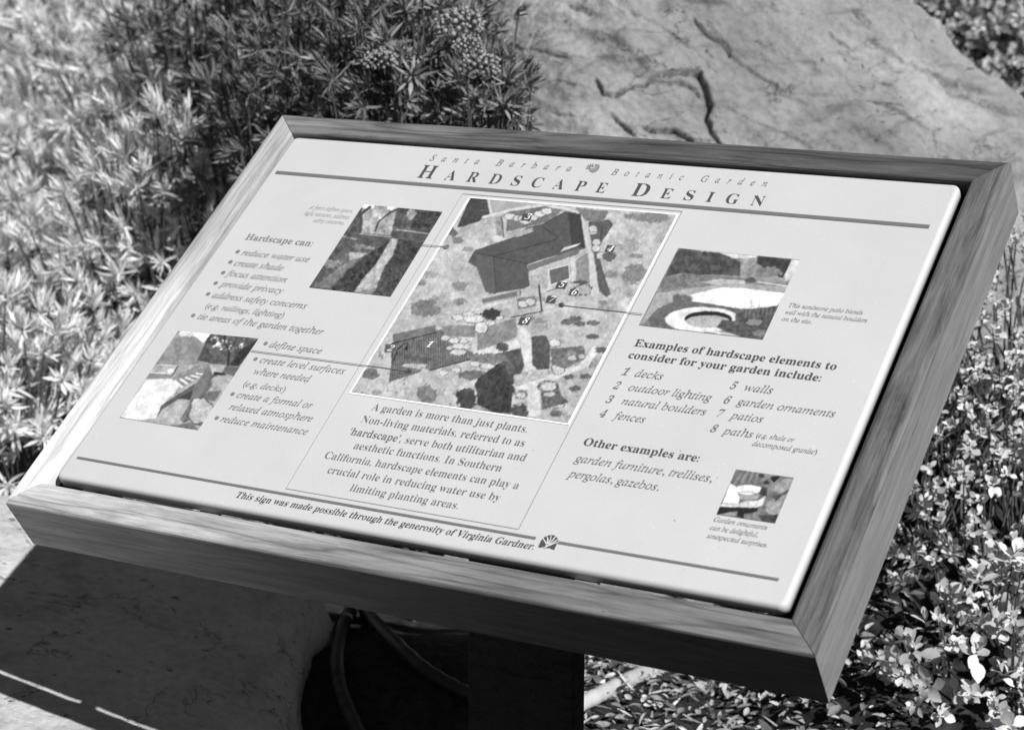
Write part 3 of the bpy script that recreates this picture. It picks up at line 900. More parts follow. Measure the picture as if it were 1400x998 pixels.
def garden_plan():
    wb = [(641.5, 270), (929, 293.5), (778.5, 582), (477, 538.8)]
    k = Ink(); k.poly(wb); k.build('plan_border', M_INK_WHITE)
    p = Pic([(644, 272.3), (925.6, 295.4), (777, 579.2), (481.2, 536.8)], 400, 300, 0.0006)
    p.frame(470, 400, 3.5, 1.1)
    p.G = 165 + 34 * n2(p.PX, p.PY, 26, 5, 1) + 14 * n2(p.PX, p.PY, 5, 3, 2)
    # lower half: open sandy beds and shrubs
    al = np.ones(p.x.shape, bool)
    p.speckle(al & (p.PY > 470), 120, 26, 0.42, 3)
    for i in range(60):
        r = np.random.default_rng(200 + i)
        cx, cy = 480 + 430 * r.random(), 285 + 290 * r.random()
        p.frame(0, 0, 1)
        p.blob(cx, cy, 4 + 7 * r.random(), 2.5 + 3.5 * r.random(), 105 + 50 * r.random(), 26, 4, i, 0.7)
    p.frame(470, 400, 3.5, 1.1)
    p.blob(460, 60, 60, 40, 140, 30, 14, 9); p.blob(390, 80, 70, 40, 110, 30, 14, 10, 0.6)
    # lawn, paths
    p.poly([(640, 200), (700, 165), (825, 125), (832, 215), (750, 250), (640, 280)], 120, 14, 50, 4)
    p.poly([(620, 290), (740, 255), (835, 230), (850, 270), (640, 325), (618, 320)], 188, 8, 20, 5)
    p.poly([(828, 140), (890, 150), (910, 370), (870, 380), (850, 260)], 186, 8, 20, 6)
    p.poly([(805, 465), (1000, 395), (1130, 350), (1200, 260), (1230, 270), (1170, 360), (1040, 410), (935, 450), (945, 590), (885, 600), (880, 470)], 186, 9, 20, 7)
    # deck
    p.poly([(230, 250), (440, 190), (475, 185), (500, 240), (620, 290), (618, 320), (410, 375), (400, 345), (300, 340), (230, 370), (235, 300)], 92)
    deck = p.inside([(230, 250), (440, 190), (475, 185), (500, 240), (620, 290), (618, 320), (410, 375), (300, 345), (230, 370)])
    p.G = np.where(deck, 96 + 16 * np.sign(np.sin(p.x * 0.55)), p.G)
    p.poly([(235, 205), (440, 160), (445, 195), (240, 248)], 104, 8, 10, 8)
    p.line([(232, 250), (445, 195)], 5, 50); p.line([(415, 376), (618, 322)], 5, 50); p.line([(232, 250), (232, 380)], 4, 55)
    p.poly([(280, 318), (410, 345), (420, 315), (300, 305)], 84)
    p.poly([(290, 345), (400, 348), (395, 362), (320, 362)], 160)
    low = p.inside([(230, 350), (375, 372), (370, 385), (232, 428), (215, 440)])
    p.G = np.where(low, 98 + 16 * np.sign(np.sin(p.x * 0.55)), p.G)
    p.line([(240, 330), (260, 280), (290, 248), (310, 252), (303, 275)], 5, 40)
    p.blob(303, 272, 9, 7, 40, 4)
    p.poly([(470, 165), (560, 160), (640, 165), (630, 220), (490, 210)], 120, 20, 18, 12)
    for cx, cy, rx, ry in [(490, 222, 22, 12), (530, 235, 26, 12), (575, 240, 20, 10), (555, 262, 34, 12), (550, 290, 38, 14), (508, 272, 14, 8), (590, 265, 18, 10), (630, 345, 20, 14),
                           (660, 172, 30, 26), (622, 130, 50, 20), (550, 125, 26, 14), (600, 108, 30, 10), (705, 150, 22, 12), (740, 122, 24, 12), (690, 358, 36, 14), (480, 388, 20, 12), (540, 375, 22, 10), (1010, 245, 30, 16), (1020, 320, 34, 14), (1030, 368, 30, 26),
                           (980, 455, 44, 26), (985, 492, 34, 14), (850, 495, 26, 16), (855, 550, 22, 12), (1030, 545, 26, 10), (860, 50, 26, 18), (895, 52, 22, 18)]:
        p.blob(cx, cy, rx, ry, 184, 14, 10, int(cx), 0.25, 90)
    # trees and dense beds
    p.poly([(850, 165), (990, 145), (1000, 185), (900, 205)], 150, 40, 8, 20)
    p.poly([(900, 215), (970, 210), (990, 260), (985, 370), (930, 375), (905, 350)], 78, 18, 12, 21)
    p.poly([(990, 275), (1150, 260), (1160, 320), (1060, 370), (1000, 350)], 105, 34, 14, 22)
    p.poly([(720, 300), (850, 270), (865, 350), (850, 395), (780, 400)], 84, 18, 12, 23)
    p.blob(620, 400, 70, 26, 100, 26, 12, 24); p.blob(690, 320, 90, 26, 110, 30, 10, 25)
    p.poly([(640, 420), (740, 345), (775, 350), (810, 480), (800, 585), (720, 580), (640, 540)], 62, 20, 12, 26)
    p.blob(590, 510, 45, 50, 66, 18, 12, 27); p.blob(400, 490, 50, 40, 108, 26, 10, 28); p.blob(840, 575, 46, 36, 80, 20, 12, 29)
    p.blob(720, 470, 90, 80, 62, 20, 12, 30, 0.35)
    p.blob(130, 395, 40, 28, 100, 24, 10, 31); p.blob(760, 265, 32, 20, 70, 50, 6, 32)
    p.poly([(785, 385), (815, 395), (815, 440), (800, 450)], 70); p.poly([(820, 405), (970, 380), (975, 410), (830, 445)], 160, 36, 9, 33)
    p.poly([(945, 470), (1030, 450), (1045, 500), (1080, 530), (950, 565)], 92, 34, 12, 34)
    for cx, cy in [(1080, 410), (1110, 465), (1160, 405), (1020, 585), (1195, 215), (1070, 145), (1130, 155), (1110, 130), (1195, 150), (1235, 280)]:
        p.blob(cx, cy, 30, 13, 90, 26, 8, cx, 0.6)
    for cx, cy, rx, ry in [(980, 455, 38, 20), (985, 492, 30, 10), (850, 495, 22, 12), (1095, 320, 20, 12), (1140, 310, 16, 12)]:
        p.blob(cx, cy, rx, ry, 172, 14, 10, int(cx), 0.25, 80)
    p.G = p.G + 24 * n2(p.PX, p.PY, 3.6, 3, 501, 0.75) + 14 * n2(p.PX, p.PY, 11, 2, 502)
    # upper half: the house
    p.frame(600, 260, 4.1176, 0.9)
    p.poly([(180, 45), (270, 55), (300, 130), (230, 180), (130, 215), (105, 215)], 68, 20, 14, 40)
    for i in range(12): p.line([(240, 60 + i * 12), (295, 66 + i * 12)], 2.5, 75 + 30 * (i % 2))
    p.poly([(285, 55), (450, 66), (440, 110), (300, 140)], 150, 16, 30, 41)
    p.line([(280, 60), (300, 150)], 14, 190); p.line([(250, 160), (400, 120), (560, 95), (720, 110), (800, 140)], 14, 188)
    p.poly([(390, 130), (600, 95), (690, 120), (640, 180), (380, 240)], 104, 30, 16, 42)
    for cx, cy in [(400, 155), (450, 165), (480, 170), (530, 160), (570, 140), (610, 125), (490, 180)]:
        p.blob(cx, cy, 30, 16, 186, 14, 10, cx, 0.25, 96)
    p.poly([(320, 160), (355, 155), (368, 270), (330, 280)], 130, 50, 8, 43); p.line([(355, 155), (368, 275)], 5, 70)
    p.blob(335, 280, 34, 20, 190, 10, 8, 44, .3)
    p.blob(80, 245, 30, 22, 92, 20, 8, 46, 0.5); p.blob(110, 290, 32, 18, 118, 20, 8, 47); p.blob(165, 340, 30, 16, 130, 20, 8, 48); p.blob(120, 545, 46, 28, 122, 24, 9, 49)
    p.frame(600, 260, 4.1176, 0.15)
    p.poly([(205, 345), (440, 265), (500, 215), (590, 195), (715, 125), (800, 140), (828, 335), (790, 345), (620, 385), (500, 425), (515, 545), (480, 560), (290, 590), (265, 570), (215, 440), (165, 410)], 80, 9, 16, 50)
    p.poly([(215, 360), (310, 382), (325, 590), (265, 580), (215, 440)], 86, 5, 40, 52)
    p.poly([(735, 135), (800, 140), (828, 330), (755, 320)], 62, 4, 40, 53)
    p.line([(220, 362), (310, 380), (500, 420)], 3, 45); p.line([(310, 380), (325, 585)], 3, 48); p.line([(310, 378), (660, 285), (665, 265), (590, 215)], 3, 48); p.line([(660, 285), (640, 340)], 3, 50)
    p.line([(730, 135), (755, 320)], 3, 45); p.line([(590, 200), (715, 128)], 3, 50)
    p.poly([(420, 250), (530, 215), (535, 240), (440, 272)], 150, 50, 6, 54)
    p.poly([(500, 430), (790, 335), (790, 365), (510, 460)], 104, 6, 20, 55)
    for i in range(8): p.line([(690 + i * 12, 352 - i * 4.4), (712 + i * 12, 328 - i * 3)], 4.5, 205)
    p.poly([(510, 465), (740, 385), (745, 410), (515, 490)], 168, 40, 7, 56)
    p.poly([(515, 490), (610, 470), (615, 560), (520, 560)], 150, 45, 7, 57); p.poly([(620, 455), (735, 425), (740, 505), (630, 540)], 92, 18, 14, 58, (6, 190))
    p.poly([(740, 390), (770, 380), (765, 515), (750, 520)], 180, 26, 7, 59); p.poly([(775, 400), (850, 350), (850, 515), (775, 520)], 124, 26, 14, 60)
    p.poly([(245, 620), (440, 575), (445, 612), (250, 652)], 104, 5, 30, 61)
    for i in range(17): p.line([(180 + i * 15.4, 694 - i * 4.6), (212 + i * 14, 650 - i * 2.8)], 4.5, 205)
    p.frame(600, 260, 4.1176, 0.9)
    p.poly([(800, 135), (825, 150), (905, 585), (860, 605), (845, 400), (815, 250)], 176, 6, 20, 63)
    p.poly([(845, 185), (960, 170), (985, 200), (930, 280), (900, 340), (920, 440), (970, 590), (945, 610), (905, 575), (880, 400), (850, 250)], 84, 24, 14, 64)
    p.poly([(770, 105), (960, 125), (930, 185), (830, 180)], 108, 26, 12, 65)
    for cx, cy in [(870, 240), (890, 300), (885, 335), (912, 375), (870, 225)]: p.blob(cx, cy, 22, 18, 178, 14, 8, cx + cy, .25, 84)
    p.line([(922, 205), (915, 280)], 5, 55)
    p.blob(1210, 160, 90, 32, 118, 30, 9, 66); p.blob(1080, 155, 40, 16, 118, 26, 9, 67); p.blob(1080, 320, 60, 40, 140, 30, 10, 68, .7); p.blob(1105, 480, 70, 56, 118, 34, 9, 69, .6)
    p.blob(960, 380, 40, 24, 92, 24, 9, 70, .6)
    p.poly([(620, 570), (750, 540), (860, 530), (850, 620), (720, 640), (590, 660)], 160, 40, 8, 71)
    p.blob(815, 565, 45, 30, 150, 50, 7, 72, .4, 70); p.blob(800, 525, 50, 10, 80, 14, 6, 73)
    p.line([(565, 540), (582, 688)], 8, 40); p.line([(582, 688), (410, 722)], 6, 60); p.line([(460, 575), (460, 600)], 5, 60); p.line([(610, 575), (690, 555)], 4, 60)
    p.poly([(440, 620), (545, 600), (550, 660), (450, 680)], 110, 40, 9, 74)
    for cx, cy in [(475, 648), (518, 635)]: p.blob(cx, cy, 26, 18, 180, 12, 8, cx, .25, 84)
    p.blob(300, 705, 55, 28, 58, 14, 8, 75, .5)
    p.finish(0.13, 0, 1)
    p.frame(600, 260, 4.1176)
    # number tags
    for q in [[(478, 137), (530, 142), (514, 184), (462, 178)], [(950, 315), (998, 319), (980, 362), (932, 357)], [(672, 522), (728, 527), (712, 566), (655, 560)],
              [(745, 560), (793, 566), (778, 604), (730, 598)], [(617, 600), (672, 604), (652, 646), (598, 640)]]:
        p.poly(q, 72)
    p.frame(470, 400, 3.5)
    p.poly([(848, 122), (900, 126), (884, 164), (833, 159)], 72)
    p.poly([(202, 250), (248, 255), (240, 294), (196, 290)], 84)
    # leader dots
    p.blob(312, 382, 14, 12, 66, 3, 10, 90, .05); p.blob(1043, 66, 14, 12, 60, 3, 10, 91, .05)
    p.finish(0.0, 1)
    p.build('plan_drawing', 'drawn plan of a house, deck, lawn and garden beds')
    for n, c in [('3', (717, 301.6)), ('4', (829.5, 345.6)), ('5', (764, 394.4)), ('6', (781, 404.8)), ('7', (751, 414.6)), ('8', (714, 443.8)), ('1', (582, 476)), ('2', (529.5, 481.3))]:
        k = Ink(); k.text((n, 'i'), c, (c[0] + 7.2, c[1] + .9), 11.5, 1.0, 0.0013); k.build('plan_number', M_INK_WHITE)
garden_plan()


def fence_photo():
    p = Pic([(497.3, 280.5), (605.6, 290.8), (534.5, 406.5), (423.2, 393.8)], 150, 170)
    p.frame(415, 270, 7, 0.9)
    p.G = 82 + 34 * n2(p.x, p.y, 60, 5, 1) + 16 * n2(p.x, p.y, 14, 3, 2)
    p.poly([(570, 70), (900, 105), (860, 260), (840, 370), (560, 350), (550, 190)], 150, 55, 90, 3)
    p.blob(620, 95, 60, 28, 225, 20, 30, 4, .4); p.blob(850, 105, 50, 25, 215, 20, 30, 5, .4); p.blob(1030, 170, 45, 50, 150, 30, 30, 6, .5)
    p.line([(540, 400), (555, 240), (550, 170), (640, 100)], 26, 70); p.line([(690, 330), (720, 240), (830, 150), (930, 110)], 18, 70); p.line([(900, 260), (960, 200), (975, 130)], 12, 80)
    p.poly([(1090, 150), (1340, 145), (1200, 350), (1020, 300)], 66, 50, 30, 7)
    for q in ([(370, 375), (510, 410), (490, 500), (330, 460)], [(540, 355), (845, 385), (790, 480), (510, 440)], [(890, 315), (1200, 355), (1150, 440), (860, 390)]):
        m = p.inside(q)
        p.G = np.where(m, 82 + 22 * np.sin(p.x * 0.42) + 10 * n2(p.x, p.y, 20, 2, 8), p.G)
        p.line([q[0], q[1]], 9, 165)
    p.poly([(440, 530), (610, 540), (560, 580), (440, 610)], 150, 16, 30, 9); p.blob(260, 640, 90, 40, 130, 44, 22, 10, .6); p.blob(540, 480, 70, 24, 120, 40, 16, 11, .6); p.blob(640, 490, 50, 14, 150, 20, 16, 12)
    p.poly([(440, 610), (560, 575), (400, 720), (250, 870), (100, 860)], 112, 10, 40, 13)
    p.poly([(845, 400), (905, 405), (860, 560), (780, 660), (700, 870), (600, 930), (485, 915), (560, 800)], 158, 22, 36, 14)
    p.poly([(610, 560), (830, 420), (700, 640), (540, 820), (480, 912), (260, 890), (400, 740)], 62, 44, 22, 15)
    p.poly([(905, 405), (1140, 440), (1000, 680), (835, 955), (690, 935), (790, 660), (870, 540)], 66, 36, 26, 16)
    p.poly([(800, 640), (1000, 660), (835, 955), (690, 935)], 70, 44, 14, 17)
    p.poly([(485, 915), (700, 870), (660, 935), (600, 930)], 120, 20, 30, 18)
    p.finish(0.34, 2, 2)
    p.build('photo_print', 'dark photo of a fence and a garden path')
    k = Ink(); k.line((576.6, 336.8), (611.4, 339.7), 0.0011, 0.0016); k.dot((611.2, 339.8), 4.0, 0.0017); k.build('leader_line', M_INK_MID)


def patio_photo():
    p = Pic([(927.8, 340.3), (1093.5, 356), (1043.3, 465.2), (873.9, 445.4)], 190, 150)
    p.frame(865, 330, 5.8333, 0.8)
    p.G = 120 + 20 * n2(p.x, p.y, 60, 4, 1) + 12 * n2(p.x, p.y, 12, 3, 2)
    p.poly([(540, 70), (1000, 110), (990, 150), (560, 130)], 190, 30, 30, 3)
    p.poly([(370, 60), (540, 85), (700, 100), (820, 150), (900, 200), (860, 280), (600, 270), (260, 290)], 74, 34, 36, 4)
    p.poly([(860, 150), (1010, 130), (1000, 300), (860, 290)], 130, 34, 26, 5)
    p.poly([(1000, 120), (1275, 145), (1190, 340), (1160, 280), (990, 180)], 60, 26, 30, 6); p.blob(1090, 250, 100, 44, 112, 26, 22, 7)
    p.poly([(1270, 148), (1340, 155), (1250, 320), (1185, 330)], 188, 5, 30, 8)
    p.poly([(250, 290), (400, 255), (660, 290), (900, 300), (880, 340), (650, 360), (430, 375), (220, 380)], 108, 40, 16, 9)
    p.poly([(540, 330), (700, 305), (900, 320), (900, 350), (640, 350)], 168, 20, 30, 10)
    p.blob(940, 316, 42, 24, 78, 16, 14, 11, .3); p.blob(1140, 310, 90, 24, 140, 30, 14, 12)
    p.poly([(190, 420), (440, 385), (700, 350), (890, 355), (880, 400), (600, 420), (440, 470), (250, 520), (120, 560)], 152, 8, 40, 13)
    p.poly([(880, 345), (1240, 372), (1215, 420), (880, 385)], 142, 10, 20, 14)
    p.line([(1000, 330), (1240, 365)], 9, 200)
    p.poly([(470, 430), (700, 375), (880, 380), (1210, 420), (1160, 520), (1000, 545), (830, 540), (640, 505), (470, 480)], 224, 8, 40, 15)
    p.poly([(190, 440), (440, 410), (460, 470), (330, 500), (180, 570), (110, 640), (60, 670)], 146, 12, 40, 16)
    p.poly([(130, 620), (200, 540), (320, 490), (480, 485), (680, 515), (860, 545), (880, 600), (600, 540), (330, 560), (260, 630), (330, 705), (140, 680)], 92, 26, 12, 17)
    p.blob(400, 470, 80, 40, 96, 34, 10, 18, .7)
    t = np.hypot((p.x - 560) / 300, (p.y - 630) / 100); p.mottle(t < 1, 206, 10, 40, 19)
    p.mottle(np.hypot((p.x - 605) / 190, (p.y - 625) / 62) < 1, 40, 8, 20, 20); p.mottle(np.hypot((p.x - 600) / 178, (p.y - 645) / 50) < 1, 160, 6, 40, 21)
    p.poly([(640, 720), (850, 745), (860, 780), (600, 730)], 186, 12, 30, 22)
    p.poly([(820, 590), (900, 550), (1150, 520), (1180, 500), (1130, 620), (1050, 790), (860, 765), (720, 715), (670, 690), (720, 630), (820, 640)], 78, 44, 20, 23)
    for i in range(26):
        x = 880 + i * 11; p.line([(x, 610), (x + 22 + 8 * math.sin(i * 2.1), 525 - 40 * (i % 5 == 0) + 14 * math.sin(i))], 3, 78 + 30 * (i % 3))
    p.blob(970, 650, 66, 26, 120, 20, 16, 24, .3, 60); p.blob(1010, 740, 50, 26, 110, 24, 20, 25)
    for pts in ([(54, 675), (370, 60), (1338, 155)], [(1338, 155), (1042, 788), (54, 675)]): p.line(pts, 5, 120)
    p.finish(0.22, 2, 3)
    p.build('photo_print', 'photo of a sandstone patio with a round pond')
    k = Ink(); k.line((768, 419.6), (879.6, 431.6), 0.0011, 0.0016); k.build('leader_line', M_INK_MID)


def deck_photo():
    p = Pic([(244, 453.2), (354, 463.7), (271.8, 588.7), (164.2, 571.4)], 150, 170)
    p.frame(150, 440, 6.236, 0.5)
    p.G = 150 + 20 * n2(p.x, p.y, 60, 4, 1) + 10 * n2(p.x, p.y, 12, 3, 2)
    p.poly([(590, 85), (870, 95), (800, 190), (700, 150)], 240); p.poly([(590, 80), (740, 130), (800, 190), (870, 300), (740, 370), (380, 380), (480, 250)], 128, 28, 40, 3)
    p.blob(660, 105, 70, 26, 205, 40, 14, 31, .7)
    p.poly([(865, 95), (1275, 150), (1110, 385), (860, 360), (750, 330), (830, 160)], 84, 44, 30, 4)
    p.speckle(p.inside([(860, 130), (1150, 150), (1120, 280), (880, 230)]), 215, 34, 0.22, 5)
    p.line([(1010, 380), (1020, 260), (980, 160), (990, 110)], 14, 44); p.line([(1020, 260), (1080, 170)], 8, 50)
    p.poly([(1110, 250), (1275, 150), (1100, 385), (1020, 380)], 52, 22, 20, 6)
    p.line([(400, 372), (560, 378)], 7, 200); p.poly([(340, 440), (520, 445), (520, 485), (315, 490)], 120, 10, 10, 7); p.line([(345, 438), (520, 446)], 10, 205)
    p.line([(530, 470), (585, 385)], 9, 60); p.blob(520, 420, 30, 16, 220, 14, 10, 8)
    p.poly([(315, 500), (520, 490), (600, 540), (560, 610), (440, 720), (400, 825), (250, 845), (95, 815)], 206, 18, 60, 9)
    p.poly([(540, 480), (740, 380), (860, 365), (760, 480), (640, 560), (560, 520)], 128, 40, 18, 10)
    for i in range(5): p.line([(560 + i * 46, 510 - i * 16), (620 + i * 46, 560 - i * 28)], 17, 212); 
    for i in range(5): p.line([(580 + i * 46, 505 - i * 16), (640 + i * 46, 550 - i * 28)], 6, 90)
    p.poly([(440, 720), (730, 530), (720, 580), (460, 745), (405, 825)], 84); p.poly([(580, 660), (720, 580), (690, 670)], 62)
    p.poly([(450, 750), (600, 680), (690, 680), (640, 800), (600, 890), (400, 830)], 158, 26, 40, 11)
    p.poly([(720, 560), (850, 370), (880, 440), (760, 720), (640, 860), (600, 840), (690, 690)], 108, 10, 40, 12)
    p.poly([(870, 450), (920, 460), (780, 700), (660, 860), (620, 870), (760, 700)], 92, 10, 40, 13)
    p.poly([(850, 365), (970, 440), (880, 450)], 170); p.poly([(890, 430), (980, 440), (1000, 462), (890, 460)], 48)
    p.poly([(990, 385), (1110, 390), (1060, 470), (960, 440)], 92, 24, 8, 14); p.blob(950, 530, 80, 60, 150, 26, 16, 15, .4); p.poly([(820, 600), (960, 590), (900, 680), (800, 670)], 100, 30, 14, 16)
    p.blob(780, 770, 95, 105, 168, 54, 16, 17, .35, 84)
    p.poly([(600, 880), (700, 860), (760, 925), (480, 890)], 100, 16, 20, 18)
    p.finish(0.22, 2, 4)
    p.build('photo_print', 'photo of a raised wooden deck with railing and trees')
    k = Ink(); k.line((344.6, 481.4), (558, 509.2), 0.0011, 0.0016); k.build('leader_line', M_INK_MID)


def ornament_photo():
    p = Pic([(1007, 642.5), (1086, 653.9), (1060, 716), (980, 703.8)], 110, 90)
    p.frame(970, 635, 11.088, 0.8)
    p.G = 108 + 34 * n2(p.x, p.y, 130, 5, 1) + 18 * n2(p.x, p.y, 30, 3, 2)
    for i in range(9): p.line([(350 + i * 50, 280), (470 + i * 40, 110)], 16, 84 + 45 * (i % 2))
    p.poly([(930, 190), (1085, 180), (980, 290), (940, 240)], 34); p.blob(870, 280, 50, 30, 50, 10, 30, 3); p.blob(820, 420, 60, 60, 60, 16, 30, 4); p.blob(790, 180, 50, 30, 60, 16, 30, 5)
    p.poly([(950, 400), (1100, 230), (1290, 215), (1200, 400), (1080, 440)], 138, 26, 60, 6); p.blob(980, 660, 120, 120, 140, 22, 60, 7, .2); p.blob(1070, 500, 110, 40, 74, 16, 30, 8)
    p.poly([(1080, 480), (1170, 470), (1060, 720), (960, 760)], 140, 20, 50, 9); p.line([(1200, 400), (1080, 480), (1000, 560)], 22, 60)
    p.poly([(320, 300), (400, 340), (460, 520), (440, 600), (200, 590)], 236, 6, 50, 10)
    p.blob(590, 390, 190, 75, 222, 12, 60, 11, .15); p.blob(600, 500, 150, 40, 150, 20, 40, 12, .2); p.line([(420, 430), (620, 420), (760, 470)], 16, 160)
    p.poly([(190, 600), (440, 600), (560, 560), (740, 560), (850, 480), (820, 620), (700, 670), (150, 655)], 190, 24, 50, 13)
    p.poly([(150, 650), (740, 665), (720, 720), (520, 760), (520, 820), (420, 790), (430, 720), (115, 765)], 30); p.poly([(300, 730), (420, 715), (410, 790), (130, 770)], 120, 20, 30, 14)
    p.poly([(520, 790), (720, 730), (800, 760), (1000, 880), (520, 830)], 112, 30, 40, 15); p.poly([(740, 770), (900, 780), (1050, 760), (1000, 895), (800, 870)], 60, 34, 40, 16)
    p.finish(0.26, 2, 5)
    p.build('photo_print', 'small photo of stones in a garden')


fence_photo(); patio_photo(); deck_photo(); ornament_photo()

set_all_type()
# emblems: a pale sunburst flower beside the garden name, a dark arched tree on the lower rule
k = Ink()
c = (810.5, 229.5)
k.poly([(805.5, 233.2), (808, 231.8), (812.5, 231), (815, 228.8), (813.8, 226), (817, 225.6), (820, 226.4), (820.3, 230), (818.5, 233.6), (815, 236), (811, 237), (807.5, 235.6)])
for i in range(6):
    t = math.radians(178 + i * 24)
    q = lambda r, a: (811 + r * 1.15 * math.cos(t + a), 231.6 + r * 0.8 * math.sin(t + a))
    k.poly([q(2.5, -.12), q(8.2, -.07), q(8.2, .07), q(2.5, .12)], 0.0001 * (i + 1))
k.build('flower_emblem', ink('emblem grey', 0.24))
k = Ink()
E8 = lambda x, y: (720 + x / 12.48, 700 + y / 12.48)
dome = [(200, 605), (255, 490), (300, 440), (350, 412), (420, 398), (480, 405), (525, 445), (552, 490), (525, 545), (478, 650), (440, 640), (390, 618), (325, 622), (300, 595), (265, 612)]
k.poly([E8(*q) for q in dome])
k.build('tree_emblem', M_INK)
k = Ink()
for pts in ([(300, 630), (345, 570), (365, 570), (345, 625)], [(340, 570), (300, 500), (280, 470), (296, 462), (360, 555)], [(345, 560), (362, 470), (348, 430), (362, 428), (384, 480), (372, 560)],
            [(365, 560), (410, 480), (420, 420), (434, 420), (424, 490), (384, 565)], [(375, 575), (440, 500), (500, 430), (512, 440), (455, 510), (395, 575)],
            [(380, 585), (470, 525), (545, 480), (548, 494), (470, 545)], [(330, 600), (530, 530), (528, 545), (340, 622)]):
    k.poly([E8(*q) for q in pts], 0.0007 + 0.0001 * len(k.F))
k.build('tree_emblem', ink('emblem pale', 0.6))


# ------------------------------------------------------------------ plants
def norm(v):
    return v / (np.linalg.norm(v, axis=-1, keepdims=True) + 1e-12)


def leaf_mesh(P, D, A, L, W, curl, rows, prof, fold, rng):
    """ribbon leaves: base P, direction D, curling towards A; three vertices across"""
    n = len(P)
    t = np.linspace(0, 1, rows)
    S = norm(np.cross(D, A))
    N = norm(np.cross(S, D))
    cen = P[:, None] + D[:, None] * (L[:, None, None] * t[None, :, None]) + N[:, None] * ((curl * L)[:, None, None] * (t ** 2)[None, :, None])
    w = (W[:, None] * prof(t)[None, :])[..., None]
    lft = cen - S[:, None] * w + N[:, None] * w * fold
    rgt = cen + S[:, None] * w + N[:, None] * w * fold
    V = np.stack([lft, cen, rgt], 2).reshape(-1, 3)
    i = np.arange(n)[:, None, None]; r = np.arange(rows - 1)[None, :, None]; c = np.arange(2)[None, None, :]
    a = (i * rows + r) * 3 + c
    F = np.stack([a, a + 1, a + 4, a + 3], -1).reshape(-1, 4)
    tone = np.repeat(rng.uniform(0.6, 1.3, n) if rows < 6 else rng.uniform(0.5, 1.15, n), rows * 3)
    return V, F, tone


def rosettes(C, A, rng, kind, size):
    """leaf whorls at points C with axes A"""
    Ps, Ds, As, Ls, Ws, Cs = [], [], [], [], [], []
    for c, a in zip(C, A):
        if kind == 'needle':
            m = int(rng.integers(22, 32)); s = size * rng.uniform(0.55, 1.3)
            th = np.linspace(0.10, 1.55, m) + rng.normal(0, 0.14, m)
        else:
            m = int(rng.integers(7, 12)); s = size * rng.uniform(0.55, 1.15)
            th = np.linspace(0.25, 1.6, m) + rng.normal(0, 0.15, m)
        ph = np.arange(m) * 2.39996 + rng.uniform(0, 6.28) + rng.normal(0, 0.15, m)
        e1 = norm(np.cross(a, np.array([0.3, 0.5, 0.81]))); e2 = np.cross(a, e1)
        d = norm(a * np.cos(th)[:, None] + (e1 * np.cos(ph)[:, None] + e2 * np.sin(ph)[:, None]) * np.sin(th)[:, None])
        off = a * (s * (0.30 * (1 - np.linspace(0, 1, m))))[:, None] - a * (0.25 * s * np.linspace(0, 1, m))[:, None]
        if kind != 'needle': off = off * 1.6
        Ps.append(c + off + d * s * 0.04); Ds.append(d); As.append(np.repeat(a[None], m, 0) + 0.01)
        lf = s * rng.uniform(0.6, 1.1, m) * (0.55 + 0.45 * np.sin(np.clip(th, 0, 1.4) * 1.1))
        Ls.append(lf)
        if kind == 'needle':
            Ws.append(lf * rng.uniform(0.06, 0.11, m)); Cs.append(rng.uniform(-0.1, 0.85, m))
        else:
            Ws.append(lf * rng.uniform(0.22, 0.40, m)); Cs.append(rng.uniform(-0.5, 0.45, m))
    P, D, A_, L, W, Cc = map(np.concatenate, (Ps, Ds, As, Ls, Ws, Cs))
    if kind == 'needle':
        prof = lambda t: np.clip(0.55 + 0.9 * t - 1.42 * t ** 3, 0.03, None)
        return leaf_mesh(P, D, A_, L, W, Cc, 4, prof, 0.35, rng)
    prof = lambda t: np.array([0.12, 0.34, 0.80, 1.0, 0.78, 0.12])[np.round(t * 5).astype(int)]
    return leaf_mesh(P, D, A_, L, W, Cc, 6, prof, 0.28, rng)


def beads(centres, r, rng):
    """small round buds (low icosahedra)"""
    g = (1 + 5 ** 0.5) / 2
    ico = norm(np.array([(-1, g, 0), (1, g, 0), (-1, -g, 0), (1, -g, 0), (0, -1, g), (0, 1, g), (0, -1, -g), (0, 1, -g), (g, 0, -1), (g, 0, 1), (-g, 0, -1), (-g, 0, 1)], float))
    fc = np.array([(0, 11, 5), (0, 5, 1), (0, 1, 7), (0, 7, 10), (0, 10, 11), (1, 5, 9), (5, 11, 4), (11, 10, 2), (10, 7, 6), (7, 1, 8), (3, 9, 4), (3, 4, 2), (3, 2, 6), (3, 6, 8), (3, 8, 9), (4, 9, 5), (2, 4, 11), (6, 2, 10), (8, 6, 7), (9, 8, 1)])
    n = len(centres)
    V = centres[:, None] + ico[None] * (r * rng.uniform(0.7, 1.2, n))[:, None, None]
    F = (np.arange(n)[:, None, None] * 12 + fc[None]).reshape(-1, 3)
    return V.reshape(-1, 3), F, np.repeat(rng.uniform(0.7, 1.25, n), 12)


